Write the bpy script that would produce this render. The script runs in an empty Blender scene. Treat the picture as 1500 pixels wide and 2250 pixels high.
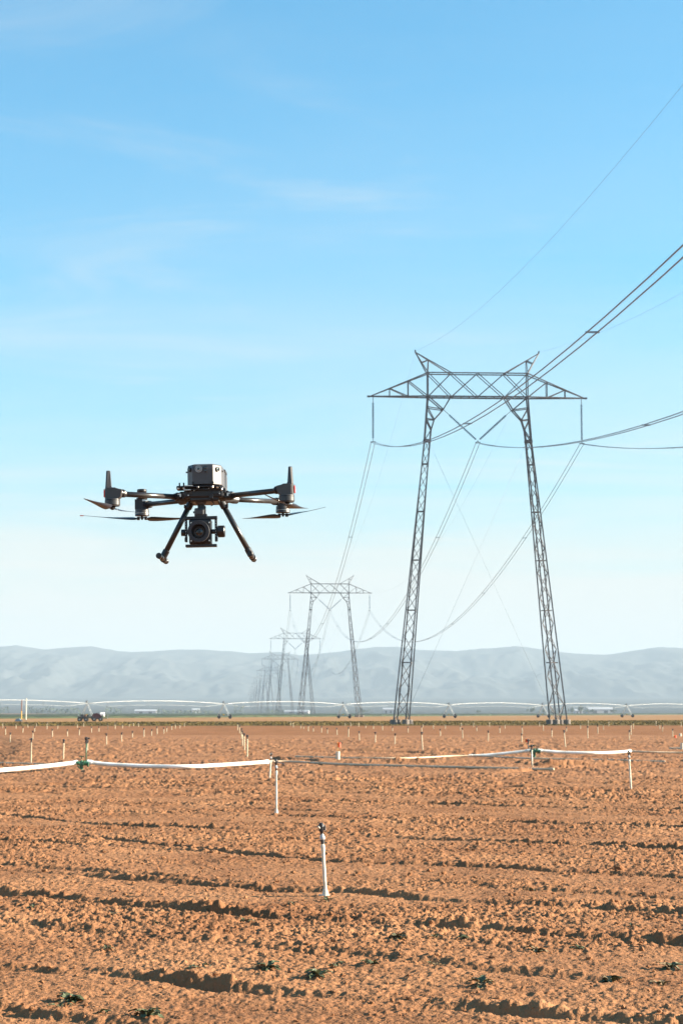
import bpy, bmesh, math, random
import numpy as np
from mathutils import Vector, Matrix

random.seed(7)
rng = np.random.default_rng(11)
SC = bpy.context.scene
COL = SC.collection
R = math.radians

# ------------------------------------------------------------------ camera
FPX = 4100.0                      # focal length in photograph pixels (1500 wide)
PITCH = math.atan(441 / FPX)      # camera looks slightly up
EYE = 1.5
cd = bpy.data.cameras.new('camera')
cam = bpy.data.objects.new('camera', cd)
COL.objects.link(cam)
cam.location = (0, 0, EYE)
cam.rotation_euler = (math.pi / 2 + PITCH, 0, 0)
cd.sensor_fit = 'HORIZONTAL'
cd.sensor_width = 24.0
cd.lens = FPX / 1500 * 24.0
cd.dof.use_dof = True
cd.dof.focus_distance = 7.4
cd.dof.aperture_fstop = 16.0
cd.clip_start = 0.1
cd.clip_end = 30000
SC.camera = cam

# ------------------------------------------------------------------ sky, sun, exposure
SUN_EL, SUN_AZ = 20.0, 87.0       # azimuth clockwise from the view direction (+Y): from the right
world = bpy.data.worlds.new('World')
SC.world = world
world.use_nodes = True
wn, wl = world.node_tree.nodes, world.node_tree.links
wn.clear()
wout = wn.new('ShaderNodeOutputWorld')
bg = wn.new('ShaderNodeBackground')
sky = wn.new('ShaderNodeTexSky')
sky.sky_type = 'NISHITA'
sky.sun_disc = False
sky.sun_elevation = R(SUN_EL)
sky.sun_rotation = R(SUN_AZ)
sky.altitude = 100
sky.air_density = 1.0
sky.dust_density = 1.5
sky.ozone_density = 6.0
bg.inputs['Strength'].default_value = 0.06
# thin cirrus veil over the whole dome: noise on a flat cloud layer high above
tc = wn.new('ShaderNodeTexCoord')
sep = wn.new('ShaderNodeSeparateXYZ')
wl.new(tc.outputs['Generated'], sep.inputs[0])
def wmath(op, a, b=None, c=None):
    n = wn.new('ShaderNodeMath'); n.operation = op
    for i, v in enumerate((a, b, c)):
        if v is None: continue
        if isinstance(v, (int, float)): n.inputs[i].default_value = v
        else: wl.new(v, n.inputs[i])
    return n.outputs[0]
zz = wmath('ADD', wmath('MAXIMUM', sep.outputs['Z'], 0.0), 0.12)
comb = wn.new('ShaderNodeCombineXYZ')
wl.new(wmath('DIVIDE', sep.outputs['X'], zz), comb.inputs[0])
wl.new(wmath('DIVIDE', sep.outputs['Y'], zz), comb.inputs[1])
mp = wn.new('ShaderNodeMapping')
mp.inputs['Rotation'].default_value = (0, 0, R(28))
mp.inputs['Scale'].default_value = (0.55, 1.5, 1)
wl.new(comb.outputs[0], mp.inputs['Vector'])
def wnoise(scale, detail, rough, dist, vec):
    n = wn.new('ShaderNodeTexNoise')
    n.inputs['Scale'].default_value = scale; n.inputs['Detail'].default_value = detail
    n.inputs['Roughness'].default_value = rough; n.inputs['Distortion'].default_value = dist
    wl.new(vec, n.inputs['Vector'])
    return n.outputs['Fac']
def wramp(val, lo, hi):
    n = wn.new('ShaderNodeMapRange'); n.interpolation_type = 'SMOOTHSTEP'
    n.inputs['From Min'].default_value = lo; n.inputs['From Max'].default_value = hi
    wl.new(val, n.inputs['Value'])
    return n.outputs['Result']
veil = wramp(wnoise(0.8, 6, 0.55, 0.6, mp.outputs[0]), 0.30, 0.72)
mp2 = wn.new('ShaderNodeMapping')
mp2.inputs['Rotation'].default_value = (0, 0, R(-52))
mp2.inputs['Scale'].default_value = (0.8, 2.0, 1)
mp2.inputs['Location'].default_value = (1.4, 9.1, 0)
wl.new(comb.outputs[0], mp2.inputs['Vector'])
wisp = wramp(wnoise(1.3, 7, 0.55, 1.1, mp2.outputs[0]), 0.52, 0.78)
# a thin veil looks denser the longer the path through it, towards the horizon
path = wmath('POWER', wmath('ADD', wmath('MAXIMUM', sep.outputs['Z'], 0.0), 0.015), -2.8)
depth = wmath('MULTIPLY', path, wmath('MULTIPLY_ADD', veil, 0.0036, 0.0009))
thin = wmath('SUBTRACT', 1.0, wmath('EXPONENT', wmath('MULTIPLY', depth, -1.0)))
cl = wmath('MINIMUM', wmath('MULTIPLY_ADD', wisp, 0.24, thin), 0.95)
tint = wn.new('ShaderNodeMixRGB'); tint.blend_type = 'MULTIPLY'; tint.inputs[0].default_value = 1.0
tint.inputs[2].default_value = (0.66, 1.25, 1.08, 1)
wl.new(sky.outputs[0], tint.inputs[1])
mix = wn.new('ShaderNodeMixRGB')
mix.inputs[2].default_value = (3.5, 3.55, 3.35, 1)
wl.new(cl, mix.inputs[0])
wl.new(tint.outputs[0], mix.inputs[1])
wl.new(mix.outputs[0], bg.inputs['Color'])
wl.new(bg.outputs[0], wout.inputs['Surface'])

sun_dir = Vector((math.sin(R(SUN_AZ)) * math.cos(R(SUN_EL)), math.cos(R(SUN_AZ)) * math.cos(R(SUN_EL)), math.sin(R(SUN_EL))))
sd = bpy.data.lights.new('sun', 'SUN')
sd.energy = 5.0
sd.angle = R(0.5)
sd.color = (1.0, 0.86, 0.68)
sun = bpy.data.objects.new('sun', sd)
COL.objects.link(sun)
sun.rotation_euler = sun_dir.to_track_quat('Z', 'Y').to_euler()
sun.location = sun_dir * 50

SC.view_settings.view_transform = 'Standard'
SC.view_settings.look = 'None'
SC.view_settings.gamma = 1
SC.view_settings.exposure = 2.12
SC.cycles.use_denoising = True
SC.cycles.max_bounces = 6
SC.cycles.volume_bounces = 0
SC.cycles.transparent_max_bounces = 8

# ------------------------------------------------------------------ helpers
def at(px, py, D):
    """world point at distance D (along +Y) seen at photograph pixel px, py"""
    u, v = (px - 750) / FPX, (1125 - py) / FPX
    c, s = math.cos(PITCH), math.sin(PITCH)
    yy, zz_ = c - v * s, s + v * c
    return Vector((u * D / yy, D, EYE + zz_ * D / yy))
def ground_at(px, py):
    u, v = (px - 750) / FPX, (1125 - py) / FPX
    c, s = math.cos(PITCH), math.sin(PITCH)
    yy, zz_ = c - v * s, s + v * c
    D = -EYE * yy / zz_
    return Vector((u * D / yy, D, 0))

def tag(o, label=None, cat=None, group=None, kind=None):
    if label: o['label'] = label
    if cat: o['category'] = cat
    if group: o['group'] = group
    if kind: o['kind'] = kind
    return o
def empty(name, loc=(0, 0, 0), rz=0.0):
    o = bpy.data.objects.new(name, None)
    o.empty_display_size = 0.1
    COL.objects.link(o)
    o.location = loc
    o.rotation_euler = (0, 0, rz)
    return o
def link_mesh(name, me, mat=None, parent=None):
    if mat and not me.materials: me.materials.append(mat)
    o = bpy.data.objects.new(name, me)
    COL.objects.link(o)
    if parent: o.parent = parent
    return o
def copy_tree(o, parent=None):
    c = o.copy(); COL.objects.link(c); c.parent = parent
    for ch in list(o.children): copy_tree(ch, c)
    return c
def basis(d):
    d = Vector(d).normalized()
    up = Vector((0, 0, 1)) if abs(d.z) < 0.95 else Vector((0, 1, 0))
    a = d.cross(up).normalized()
    return d, a, a.cross(d).normalized()

class MB:
    """collects shapes and links them as one mesh object"""
    def __init__(s): s.v, s.f, s.sm = [], [], []
    def add(s, vs, fs, smooth=False):
        n = len(s.v)
        s.v += [tuple(p) for p in vs]
        s.f += [tuple(i + n for i in q) for q in fs]
        s.sm += [smooth] * len(fs)
        return s
    def box(s, c, size, rot=None, bev=0.0):
        hx, hy, hz = size[0] / 2, size[1] / 2, size[2] / 2
        c = Vector(c)
        M = rot or Matrix.Identity(3)
        if bev <= 0:
            P = [c + M @ Vector((x * hx, y * hy, z * hz)) for z in (-1, 1) for y in (-1, 1) for x in (-1, 1)]
            return s.add(P, [(0, 2, 3, 1), (4, 5, 7, 6), (0, 1, 5, 4), (2, 6, 7, 3), (0, 4, 6, 2), (1, 3, 7, 5)])
        bm = bmesh.new()
        bmesh.ops.create_cube(bm, size=1, matrix=Matrix.Diagonal((size[0], size[1], size[2], 1)))
        bmesh.ops.bevel(bm, geom=list(bm.edges), offset=bev, segments=2, affect='EDGES', profile=0.5)
        bm.verts.index_update()
        s.add([c + M @ v.co for v in bm.verts], [[v.index for v in f.verts] for f in bm.faces])
        bm.free()
        return s
    def bar(s, a, b, w, h=None):
        h = h or w
        a, b = Vector(a), Vector(b)
        d, x, y = basis(b - a)
        P = [p + x * (i * w / 2) + y * (j * h / 2) for p in (a, b) for (i, j) in ((-1, -1), (1, -1), (1, 1), (-1, 1))]
        return s.add(P, [(3, 2, 1, 0), (4, 5, 6, 7), (0, 1, 5, 4), (1, 2, 6, 5), (2, 3, 7, 6), (3, 0, 4, 7)])
    def cyl(s, a, b, r0, r1=None, n=16):
        return s.tube([a, b], [r0, r0 if r1 is None else r1], n)
    def tube(s, pts, rad, n=10, caps=True):
        pts = [Vector(p) for p in pts]
        if isinstance(rad, (int, float)): rad = [rad] * len(pts)
        V, F = [], []
        px = None
        for i, p in enumerate(pts):
            d = pts[min(i + 1, len(pts) - 1)] - pts[max(i - 1, 0)]
            d, x, y = basis(d)
            if px is not None and x.dot(px) < 0: x, y = -x, -y
            px = x
            y = d.cross(x) * -1
            V += [p + (x * math.cos(2 * math.pi * k / n) + y * math.sin(2 * math.pi * k / n)) * rad[i] for k in range(n)]
        for i in range(len(pts) - 1):
            for k in range(n):
                F.append((i * n + k, i * n + (k + 1) % n, (i + 1) * n + (k + 1) % n, (i + 1) * n + k))
        m = len(s.v)
        s.add(V, F, True)
        if caps:
            s.add([], [])
            s.f += [tuple(m + k for k in range(n))[::-1], tuple(m + (len(pts) - 1) * n + k for k in range(n))]
            s.sm += [False, False]
        return s
    def lathe(s, c, axis, prof, n=20):
        """prof: list of (distance along axis, radius)"""
        d, x, y = basis(axis)
        c = Vector(c)
        V, F = [], []
        for (t, r) in prof:
            V += [c + d * t + (x * math.cos(2 * math.pi * k / n) + y * math.sin(2 * math.pi * k / n)) * max(r, 1e-5) for k in range(n)]
        for i in range(len(prof) - 1):
            for k in range(n):
                F.append((i * n + k, i * n + (k + 1) % n, (i + 1) * n + (k + 1) % n, (i + 1) * n + k))
        m = len(s.v)
        s.add(V, F, False)
        s.f += [tuple(m + k for k in range(n))[::-1], tuple(m + (len(prof) - 1) * n + k for k in range(n))]
        s.sm += [False, False]
        return s
    def prism(s, poly, axis, t0, t1):
        """poly of 2-tuples in the plane across axis ('x','y','z'), from t0 to t1"""
        def P(q, t):
            return {'x': (t, q[0], q[1]), 'y': (q[0], t, q[1]), 'z': (q[0], q[1], t)}[axis]
        n = len(poly)
        V = [P(q, t0) for q in poly] + [P(q, t1) for q in poly]
        F = [tuple(range(n))[::-1], tuple(range(n, 2 * n))] + [(i, (i + 1) % n, n + (i + 1) % n, n + i) for i in range(n)]
        return s.add(V, F)
    def mesh(s, name, mat=None):
        me = bpy.data.meshes.new(name)
        me.from_pydata(s.v, [], s.f)
        me.polygons.foreach_set('use_smooth', s.sm)
        bm = bmesh.new(); bm.from_mesh(me)
        bmesh.ops.recalc_face_normals(bm, faces=bm.faces)
        bm.to_mesh(me); bm.free()
        if mat: me.materials.append(mat)
        return me
    def build(s, name, mat, parent=None):
        return link_mesh(name, s.mesh(name, mat), None, parent)

def np_mesh(name, V, F, smooth=True):
    """V (n,3), F (m,k) index arrays"""
    me = bpy.data.meshes.new(name)
    k = F.shape[1]
    me.vertices.add(len(V)); me.vertices.foreach_set('co', np.ascontiguousarray(V, dtype=np.float32).ravel())
    me.loops.add(F.size); me.loops.foreach_set('vertex_index', np.ascontiguousarray(F, dtype=np.int32).ravel())
    me.polygons.add(len(F)); me.polygons.foreach_set('loop_start', np.arange(0, F.size, k, dtype=np.int32))
    me.polygons.foreach_set('use_smooth', np.full(len(F), smooth))
    me.update(calc_edges=True)
    return me
def grid_faces(r, c):
    i = np.arange((r - 1) * (c - 1)).reshape(r - 1, c - 1)
    a = (np.arange(r - 1)[:, None] * c + np.arange(c - 1)[None, :]).ravel()
    return np.stack([a, a + 1, a + c + 1, a + c], 1)

# numpy noise ------------------------------------------------------
def hsh(ix, iy, seed):
    h = (ix.astype(np.int64) * 374761393 + iy.astype(np.int64) * 668265263 + seed * 1442695041) & 0xffffffff
    h = ((h ^ (h >> 13)) * 1274126177) & 0xffffffff
    h = ((h ^ (h >> 16)) * 2246822519) & 0xffffffff
    return ((h ^ (h >> 15)) & 0xffffff).astype(np.float32) / float(0xffffff)
def vnoise(x, y, seed=0):
    ix, iy = np.floor(x), np.floor(y)
    fx, fy = (x - ix).astype(np.float32), (y - iy).astype(np.float32)
    ix, iy = ix.astype(np.int64), iy.astype(np.int64)
    fx, fy = fx * fx * (3 - 2 * fx), fy * fy * (3 - 2 * fy)
    a, b = hsh(ix, iy, seed), hsh(ix + 1, iy, seed)
    c, d = hsh(ix, iy + 1, seed), hsh(ix + 1, iy + 1, seed)
    return (a + (b - a) * fx) * (1 - fy) + (c + (d - c) * fx) * fy
def fbm(x, y, seed, octv=4, gain=0.5):
    t, a, n = 0, 1.0, 0
    for o in range(octv):
        t = t + a * vnoise(x * 2 ** o + 17.3 * o, y * 2 ** o - 9.1 * o, seed + o); n += a; a *= gain
    return t / n
def clods(x, y, cell, seed, keep=0.8):
    """rounded lumps, one per cell at most: 0..1"""
    gx, gy = x / cell, y / cell
    ix, iy = np.floor(gx).astype(np.int64), np.floor(gy).astype(np.int64)
    out = np.zeros_like(x, dtype=np.float32)
    for dx in (-1, 0, 1):
        for dy in (-1, 0, 1):
            jx, jy = ix + dx, iy + dy
            cx, cy = jx + hsh(jx, jy, seed), jy + hsh(jx, jy, seed + 1)
            s_ = hsh(jx, jy, seed + 2)
            r = 0.28 + 0.52 * s_
            el = 0.65 + 0.7 * hsh(jx, jy, seed + 3)
            d2 = ((gx - cx) ** 2 * el + (gy - cy) ** 2 / el) / (r * r)
            hgt = (hsh(jx, jy, seed + 4) < keep) * (0.25 + 0.75 * s_)
            out = np.maximum(out, np.sqrt(np.clip(1 - d2, 0, 1)).astype(np.float32) * hgt)
    return out

# ------------------------------------------------------------------ materials
def mat(name, col, rough=0.6, metal=0.0, var=0.0, vscale=8.0, bump=0.0, bscale=40.0, col2=None, spec=0.5, coords='Object', detail=5):
    m = bpy.data.materials.new(name); m.use_nodes = True
    nt = m.node_tree; n, l = nt.nodes, nt.links
    p = n['Principled BSDF']
    p.inputs['Base Color'].default_value = (*col, 1)
    p.inputs['Roughness'].default_value = rough
    p.inputs['Metallic'].default_value = metal
    p.inputs['Specular IOR Level'].default_value = spec
    if var > 0 or col2:
        t = n.new('ShaderNodeTexCoord')
        nz = n.new('ShaderNodeTexNoise'); nz.inputs['Scale'].default_value = vscale; nz.inputs['Detail'].default_value = detail
        nz.inputs['Roughness'].default_value = 0.6
        l.new(t.outputs[coords], nz.inputs['Vector'])
        rp = n.new('ShaderNodeValToRGB')
        c2 = col2 or tuple(c * (1 - var) for c in col)
        rp.color_ramp.elements[0].position = 0.33; rp.color_ramp.elements[0].color = (*c2, 1)
        rp.color_ramp.elements[1].position = 0.67; rp.color_ramp.elements[1].color = (*[min(1, c * (1 + var * 0.6)) for c in col], 1)
        l.new(nz.outputs['Fac'], rp.inputs[0])
        l.new(rp.outputs[0], p.inputs['Base Color'])
    if bump > 0:
        t = n.new('ShaderNodeTexCoord')
        nz = n.new('ShaderNodeTexNoise'); nz.inputs['Scale'].default_value = bscale; nz.inputs['Detail'].default_value = 6
        l.new(t.outputs[coords], nz.inputs['Vector'])
        b = n.new('ShaderNodeBump'); b.inputs['Strength'].default_value = 1; b.inputs['Distance'].default_value = bump
        l.new(nz.outputs['Fac'], b.inputs['Height'])
        l.new(b.outputs[0], p.inputs['Normal'])
    return m

SOIL_A, SOIL_B = (0.282, 0.136, 0.065), (0.192, 0.085, 0.039)
M = dict(
    soil=mat('soil', SOIL_A, 0.95, var=0.12, vscale=0.6, bump=0.012, bscale=48, col2=SOIL_B, spec=0.1, detail=9),
    far_soil=mat('far_soil', (0.246, 0.114, 0.053), 0.95, var=0.12, vscale=0.35, bump=0.10, bscale=4, col2=(0.168, 0.073, 0.033), spec=0.05, detail=9),
    verge=mat('verge', (0.125, 0.085, 0.029), 0.95, var=0.15, vscale=0.12, bump=0.05, bscale=2.5, col2=(0.075, 0.058, 0.02), spec=0.05, detail=8),
    dirt=mat('dirt_track', (0.29, 0.162, 0.075), 0.95, var=0.12, vscale=0.05, bump=0.05, bscale=3, col2=(0.23, 0.124, 0.056), spec=0.05, detail=8),
    ditch=mat('ditch_soil', (0.24, 0.13, 0.065), 0.95, var=0.3, vscale=0.6, spec=0.05),
    crop=mat('crop_leaf', (0.030, 0.040, 0.016), 0.8, var=0.4, vscale=0.25, spec=0.2),
    plain=mat('valley_plain', (0.36, 0.31, 0.22), 0.95, var=0.3, vscale=0.0035, col2=(0.17, 0.18, 0.12), spec=0.02, detail=10),
    hill=mat('hill_grass', (0.058, 0.060, 0.058), 0.95, var=0.1, vscale=0.0022, col2=(0.045, 0.05, 0.05), spec=0.02, detail=12),
    steel=mat('weathered_steel', (0.13, 0.122, 0.125), 0.6, metal=0.1, var=0.35, vscale=1.5, col2=(0.085, 0.075, 0.075)),
    concrete=mat('footing_concrete', (0.17, 0.14, 0.12), 0.9, var=0.25, vscale=2.5, bump=0.01, bscale=20),
    insul=mat('insulator_glass', (0.035, 0.085, 0.15), 0.25, var=0.1),
    wire=mat('aluminium_cable', (0.22, 0.26, 0.30), 0.6),
    pvc=mat('white_pvc', (0.66, 0.62, 0.52), 0.5, var=0.05, vscale=14, col2=(0.50, 0.41, 0.29)),
    cream=mat('cream_pvc', (0.50, 0.41, 0.27), 0.55, var=0.08, vscale=5),
    pipe_white=mat('white_pipe', (0.88, 0.87, 0.83), 0.42, var=0.04, vscale=2.6, bump=0.002, bscale=6, col2=(0.68, 0.62, 0.52)),
    pipe_grey=mat('dusty_aluminium_pipe', (0.60, 0.46, 0.32), 0.55, var=0.15, vscale=3, col2=(0.46, 0.32, 0.19)),
    black=mat('black_plastic', (0.022, 0.021, 0.024), 0.42, var=0.2, vscale=20),
    grey_fit=mat('grey_fitting', (0.42, 0.42, 0.42), 0.4, var=0.1),
    green=mat('green_paint', (0.028, 0.12, 0.062), 0.4, var=0.35, vscale=14, bump=0.001, bscale=60),
    orange=mat('orange_flag', (0.75, 0.07, 0.015), 0.6, var=0.1),
    galv=mat('galvanised_steel', (0.30, 0.31, 0.31), 0.45, metal=0.3, var=0.08),
    rubber=mat('tyre_rubber', (0.03, 0.028, 0.027), 0.85, var=0.2),
    maroon=mat('maroon_paint', (0.085, 0.016, 0.018), 0.5, var=0.15),
    tank=mat('white_tank', (0.78, 0.75, 0.70), 0.5, var=0.05),
    dark_metal=mat('dark_metal', (0.05, 0.05, 0.055), 0.5, metal=0.3, var=0.2),
    yellow=mat('yellow_paint', (0.62, 0.36, 0.05), 0.55, var=0.12),
    rust=mat('rusty_steel', (0.20, 0.09, 0.05), 0.8, var=0.3),
    tarp=mat('blue_grey_tarp', (0.22, 0.29, 0.36), 0.7, var=0.15),
    wallw=mat('white_wall', (0.42, 0.42, 0.42), 0.8, var=0.05),
    roofm=mat('pale_metal_roof', (0.34, 0.35, 0.37), 0.6, var=0.06),
    leaf=mat('tree_leaf', (0.055, 0.08, 0.035), 0.8, var=0.35, vscale=0.6),
    bark=mat('bark', (0.12, 0.09, 0.07), 0.9, var=0.2),
    weed=mat('weed_leaf', (0.065, 0.078, 0.03), 0.7, var=0.4, vscale=30),
    dry=mat('dry_leaf', (0.17, 0.11, 0.05), 0.85, var=0.4, vscale=30),
    # drone
    shell=mat('drone_shell', (0.072, 0.063, 0.063), 0.42, var=0.08, vscale=60, bump=0.0002, bscale=900),
    dplastic=mat('drone_black_plastic', (0.013, 0.012, 0.014), 0.38, var=0.2, vscale=50),
    dgrey=mat('drone_grey_motor', (0.036, 0.035, 0.037), 0.4, var=0.1, vscale=40),
    hood=mat('drone_lens_hood', (0.028, 0.025, 0.028), 0.5, var=0.1, vscale=60),
    mast=mat('drone_mast', (0.055, 0.048, 0.047), 0.36, var=0.1, vscale=60),
    blade=mat('propeller_blade', (0.018, 0.018, 0.026), 0.32, var=0.1, vscale=20),
    tipm=mat('propeller_tip', (0.35, 0.06, 0.03), 0.4),
    glass=mat('lens_glass', (0.008, 0.008, 0.012), 0.06, spec=0.9),
    ring=mat('lens_ring', (0.34, 0.32, 0.31), 0.3, metal=0.5),
    screw=mat('bright_screw', (0.60, 0.56, 0.52), 0.3, metal=0.8),
    led=mat('red_lamp_cover', (0.72, 0.05, 0.03), 0.3),
)
# carbon fibre tube: fine twill weave as gloss and colour
def carbon():
    m = mat('carbon_tube', (0.05, 0.047, 0.047), 0.3)
    n, l = m.node_tree.nodes, m.node_tree.links
    p = n['Principled BSDF']
    t = n.new('ShaderNodeTexCoord'); ck = n.new('ShaderNodeTexChecker')
    ck.inputs['Scale'].default_value = 320
    ck.inputs[1].default_value = (0.045, 0.040, 0.038, 1); ck.inputs[2].default_value = (0.018, 0.016, 0.017, 1)
    l.new(t.outputs['Object'], ck.inputs['Vector']); l.new(ck.outputs[0], p.inputs['Base Color'])
    return m
M['carbon'] = carbon()

# ------------------------------------------------------------------ soil height
def line_of(pts):
    w = [ground_at(*p) for p in pts]
    return np.array([p.x for p in w]), np.array([p.y for p in w])
# wheel ruts and furrow banks crossing the field from far left to near right
RUTS = [([(300, 1853), (400, 1865), (720, 1895), (1000, 1903), (1500, 1926)], 0.040, 0.075),
        ([(50, 1970), (300, 1990), (525, 2010), (750, 2026), (1060, 2042), (1290, 2060), (1500, 2072)], 0.048, 0.10),
        ([(270, 1932), (625, 1957), (750, 1960), (1000, 1982), (1500, 2008)], 0.036, 0.09),
        ([(0, 2028), (400, 2068), (750, 2098), (1100, 2130)], 0.024, 0.12),
        ([(0, 2125), (225, 2140), (475, 2170), (750, 2192), (950, 2208), (1100, 2224), (1300, 2238)], 0.044, 0.08),
        ([(700, 1795), (1080, 1806), (1500, 1822)], 0.032, 0.09),
        ([(1000, 1848), (1500, 1869)], 0.036, 0.085),
        ([(100, 1800), (230, 1812), (420, 1820)], 0.036, 0.085),
        ([(0, 1846), (250, 1862), (420, 1872)], 0.028, 0.09),
        ([(-50, 1757), (300, 1770), (720, 1782)], 0.026, 0.11),
        ([(800, 1764), (1200, 1774), (1550, 1784)], 0.028, 0.11),
        ([(100, 1730), (600, 1741), (900, 1746)], 0.026, 0.13),
        ([(850, 1727), (1550, 1741)], 0.030, 0.13),
        ([(-50, 1898), (150, 1912), (330, 1925)], 0.026, 0.10),
        ([(1150, 1955), (1550, 1975)], 0.020, 0.09),
        ([(0, 2222), (400, 2262), (800, 2320)], 0.022, 0.09)]
RUTS = [(line_of(p), a, w) for p, a, w in RUTS]
# low earth banks thrown up beside the pipes
BANKS = [([(-60, 1668), (80, 1669), (250, 1667), (350, 1668), (490, 1667)], 0.10, 0.5),
         ([(600, 1668), (700, 1674)], 0.06, 0.5),
         ([(760, 1652), (870, 1653), (960, 1658), (1100, 1656)], 0.11, 0.6),
         ([(860, 1677), (960, 1677), (1020, 1676)], 0.11, 0.5),
         ([(1100, 1678), (1190, 1683), (1300, 1681), (1420, 1680)], 0.10, 0.5),
         ([(1390, 1633), (1520, 1635)], 0.12, 0.8),
         ([(600, 1698), (800, 1701), (1000, 1704), (1300, 1687), (1500, 1683)], 0.05, 0.4)]
BANKS = [(line_of(p), a, w) for p, a, w in BANKS]

def soil_height(x, y, sp):
    """x, y world arrays; sp: sample spacing there (fine lumps fade out once too small to hold)"""
    def fade(sz): return np.clip(1.6 * sz / sp - 0.6, 0, 1)
    wx = x + 0.05 * (vnoise(x * 7, y * 7, 90) - 0.5)
    wy = y + 0.05 * (vnoise(x * 7 + 5, y * 7, 91) - 0.5)
    rough = 0.30 + 0.95 * np.clip((fbm(x * 0.5 + 0.2 * y, y * 0.9, 5, 3) - 0.32) * 2.4, 0, 1)
    near_smooth = np.clip((y - 8.5) / 5.0, 0.5, 1)
    h = 0.05 * (fbm(x * 0.22, y * 0.22, 1, 3) - 0.5)
    h = h + 0.035 * (fbm(x * 1.9, y * 2.3, 3, 4, 0.55) - 0.5)
    big = clods(wx, wy, 0.17, 20, 0.22)
    mid = clods(wx, wy, 0.080, 30, 0.45)
    sml = clods(wx, wy, 0.045, 40, 0.7)
    tiny = clods(wx, wy, 0.024, 50, 0.8)
    grit = 0.4 + 1.2 * fbm(x * 55, y * 55, 62, 2)
    gain = 1.15 + 1.0 * np.clip((y - 16) / 20, 0, 1)
    lump = 0.008 * big * fade(0.17) + 0.0095 * mid * fade(0.08) + 0.0105 * sml * fade(0.045) + 0.0095 * tiny * fade(0.024)
    h = h + rough * near_smooth * gain * lump * grit
    h = h + 0.021 * (fbm(x * 27, y * 27, 60, 3, 0.7) - 0.5) * fade(0.05)
    # farther out only the large lumps can be told apart: keep the field rough there
    far = np.clip((y - 30) / 40, 0, 1)
    h = h + far * rough * 0.055 * clods(wx, wy * 0.8, 0.30, 70, 0.5) + np.clip((y - 22) / 15, 0, 1) * rough * 0.034 * clods(wx, wy, 0.15, 75, 0.6) * fade(0.12)
    for (lx, ly), a, w in RUTS:
        o = np.argsort(lx); lx, ly = lx[o], ly[o]
        k0 = (ly[1] - ly[0]) / (lx[1] - lx[0]); k1 = (ly[-1] - ly[-2]) / (lx[-1] - lx[-2])
        yl = np.interp(x, lx, ly) + np.where(x < lx[0], (x - lx[0]) * k0, 0) + np.where(x > lx[-1], (x - lx[-1]) * k1, 0)
        ends = np.clip(1 - np.maximum(lx[0] - x, x - lx[-1]) / 1.5, 0, 1)
        s = (y - yl) * 0.85 + 0.08 * (fbm(x * 1.2, y * 0.6, 7, 3) - 0.5) + 0.06 * (fbm(x * 9, y * 9, 8, 3) - 0.5)
        am = 0.68 * a * ends * np.clip(2.6 * fbm(x * 1.1, y * 0.5, 9, 3) - 0.35, 0.12, 1.4)
        h = h + am * np.exp(-((s - 0.75 * w) / (0.9 * w)) ** 2) * (0.85 + 0.45 * mid + 0.35 * sml) - am * 1.1 * np.exp(-((s + 0.55 * w) / w) ** 2) + am * (1.1 * fbm(x * 15, y * 15, 66, 3, 0.65) - 0.55) * np.exp(-(s / (1.7 * w)) ** 2)
    for (lx, ly), a, w in BANKS:
        o = np.argsort(lx); lx, ly = lx[o], ly[o]
        yl = np.interp(x, lx, ly)
        ends = np.clip(1 - np.maximum(lx[0] - x, x - lx[-1]) / 1.0, 0, 1)
        s = (y - yl) + 0.9 * (fbm(x * 0.6, y * 0.2, 17, 3) - 0.5)
        am = a * ends * np.clip(2.6 * fbm(x * 0.8, y * 0.15, 19, 3) - 0.75, 0, 1.3)
        h = h + am * np.exp(-((s - w * 0.8) / w) ** 2) - am * np.exp(-((s + w * 0.5) / w) ** 2)
    return h

# ------------------------------------------------------------------ the setting: ground
D0, DM, D1 = 7.5, 42.0, 125.0
def halfw(D): return 0.75 + 0.228 * D
cols = 800
Dr = np.concatenate([D0 * np.exp(np.linspace(0, math.log(DM / D0), int(math.log(DM / D0) / 0.0015), endpoint=False)),
                     DM * np.exp(np.linspace(0, math.log(D1 / DM), int(math.log(D1 / DM) / 0.0042)))])
rows = len(Dr)
U = np.linspace(-1, 1, cols)
GX = (U[None, :] * halfw(Dr)[:, None])
GY = np.repeat(Dr[:, None], cols, 1)
SP = np.repeat((2 * halfw(Dr) / cols)[:, None], cols, 1)
GZ = soil_height(GX.ravel(), GY.ravel(), SP.ravel()).reshape(rows, cols)
ef = np.clip((1 - np.abs(U)) / 0.05, 0, 1)[None, :] * np.clip((Dr - D0) / 0.8, 0, 1)[:, None] * np.clip((D1 - Dr) / 20, 0, 1)[:, None]
GZ = GZ * ef
me = np_mesh('field', np.stack([GX.ravel(), GY.ravel(), GZ.ravel()], 1), grid_faces(rows, cols), True)
field = tag(link_mesh('field', me, M['soil']), kind='structure')

GX0, GX1, GY0, GY1 = -9500.0, 9500.0, -1500.0, 2500.0
w0, w1 = halfw(D0), halfw(D1)
gm = MB().add([(-w0, D0, 0), (w0, D0, 0), (w1, D1, 0), (-w1, D1, 0), (GX0, GY0, 0), (GX1, GY0, 0), (GX1, GY1, 0), (GX0, GY1, 0)],
              [(4, 5, 1, 0), (5, 6, 2, 1), (6, 7, 3, 2), (7, 4, 0, 3)])
tag(gm.build('ground', M['far_soil']), kind='structure')

def sheet(name, m, pts, z):
    return tag(MB().add([(x, y, z) for x, y in pts], [tuple(range(len(pts)))]).build(name, m), kind='structure')
# verge, track and crop edges run slightly askew to the view
def edge(c0, k, xs): return [(x, c0 + k * x) for x in xs]
sheet('grass_verge', M['verge'], edge(213, 0.12, (-205, 700)) + edge(318, 0.62, (700, -205)), 0.02)
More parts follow.
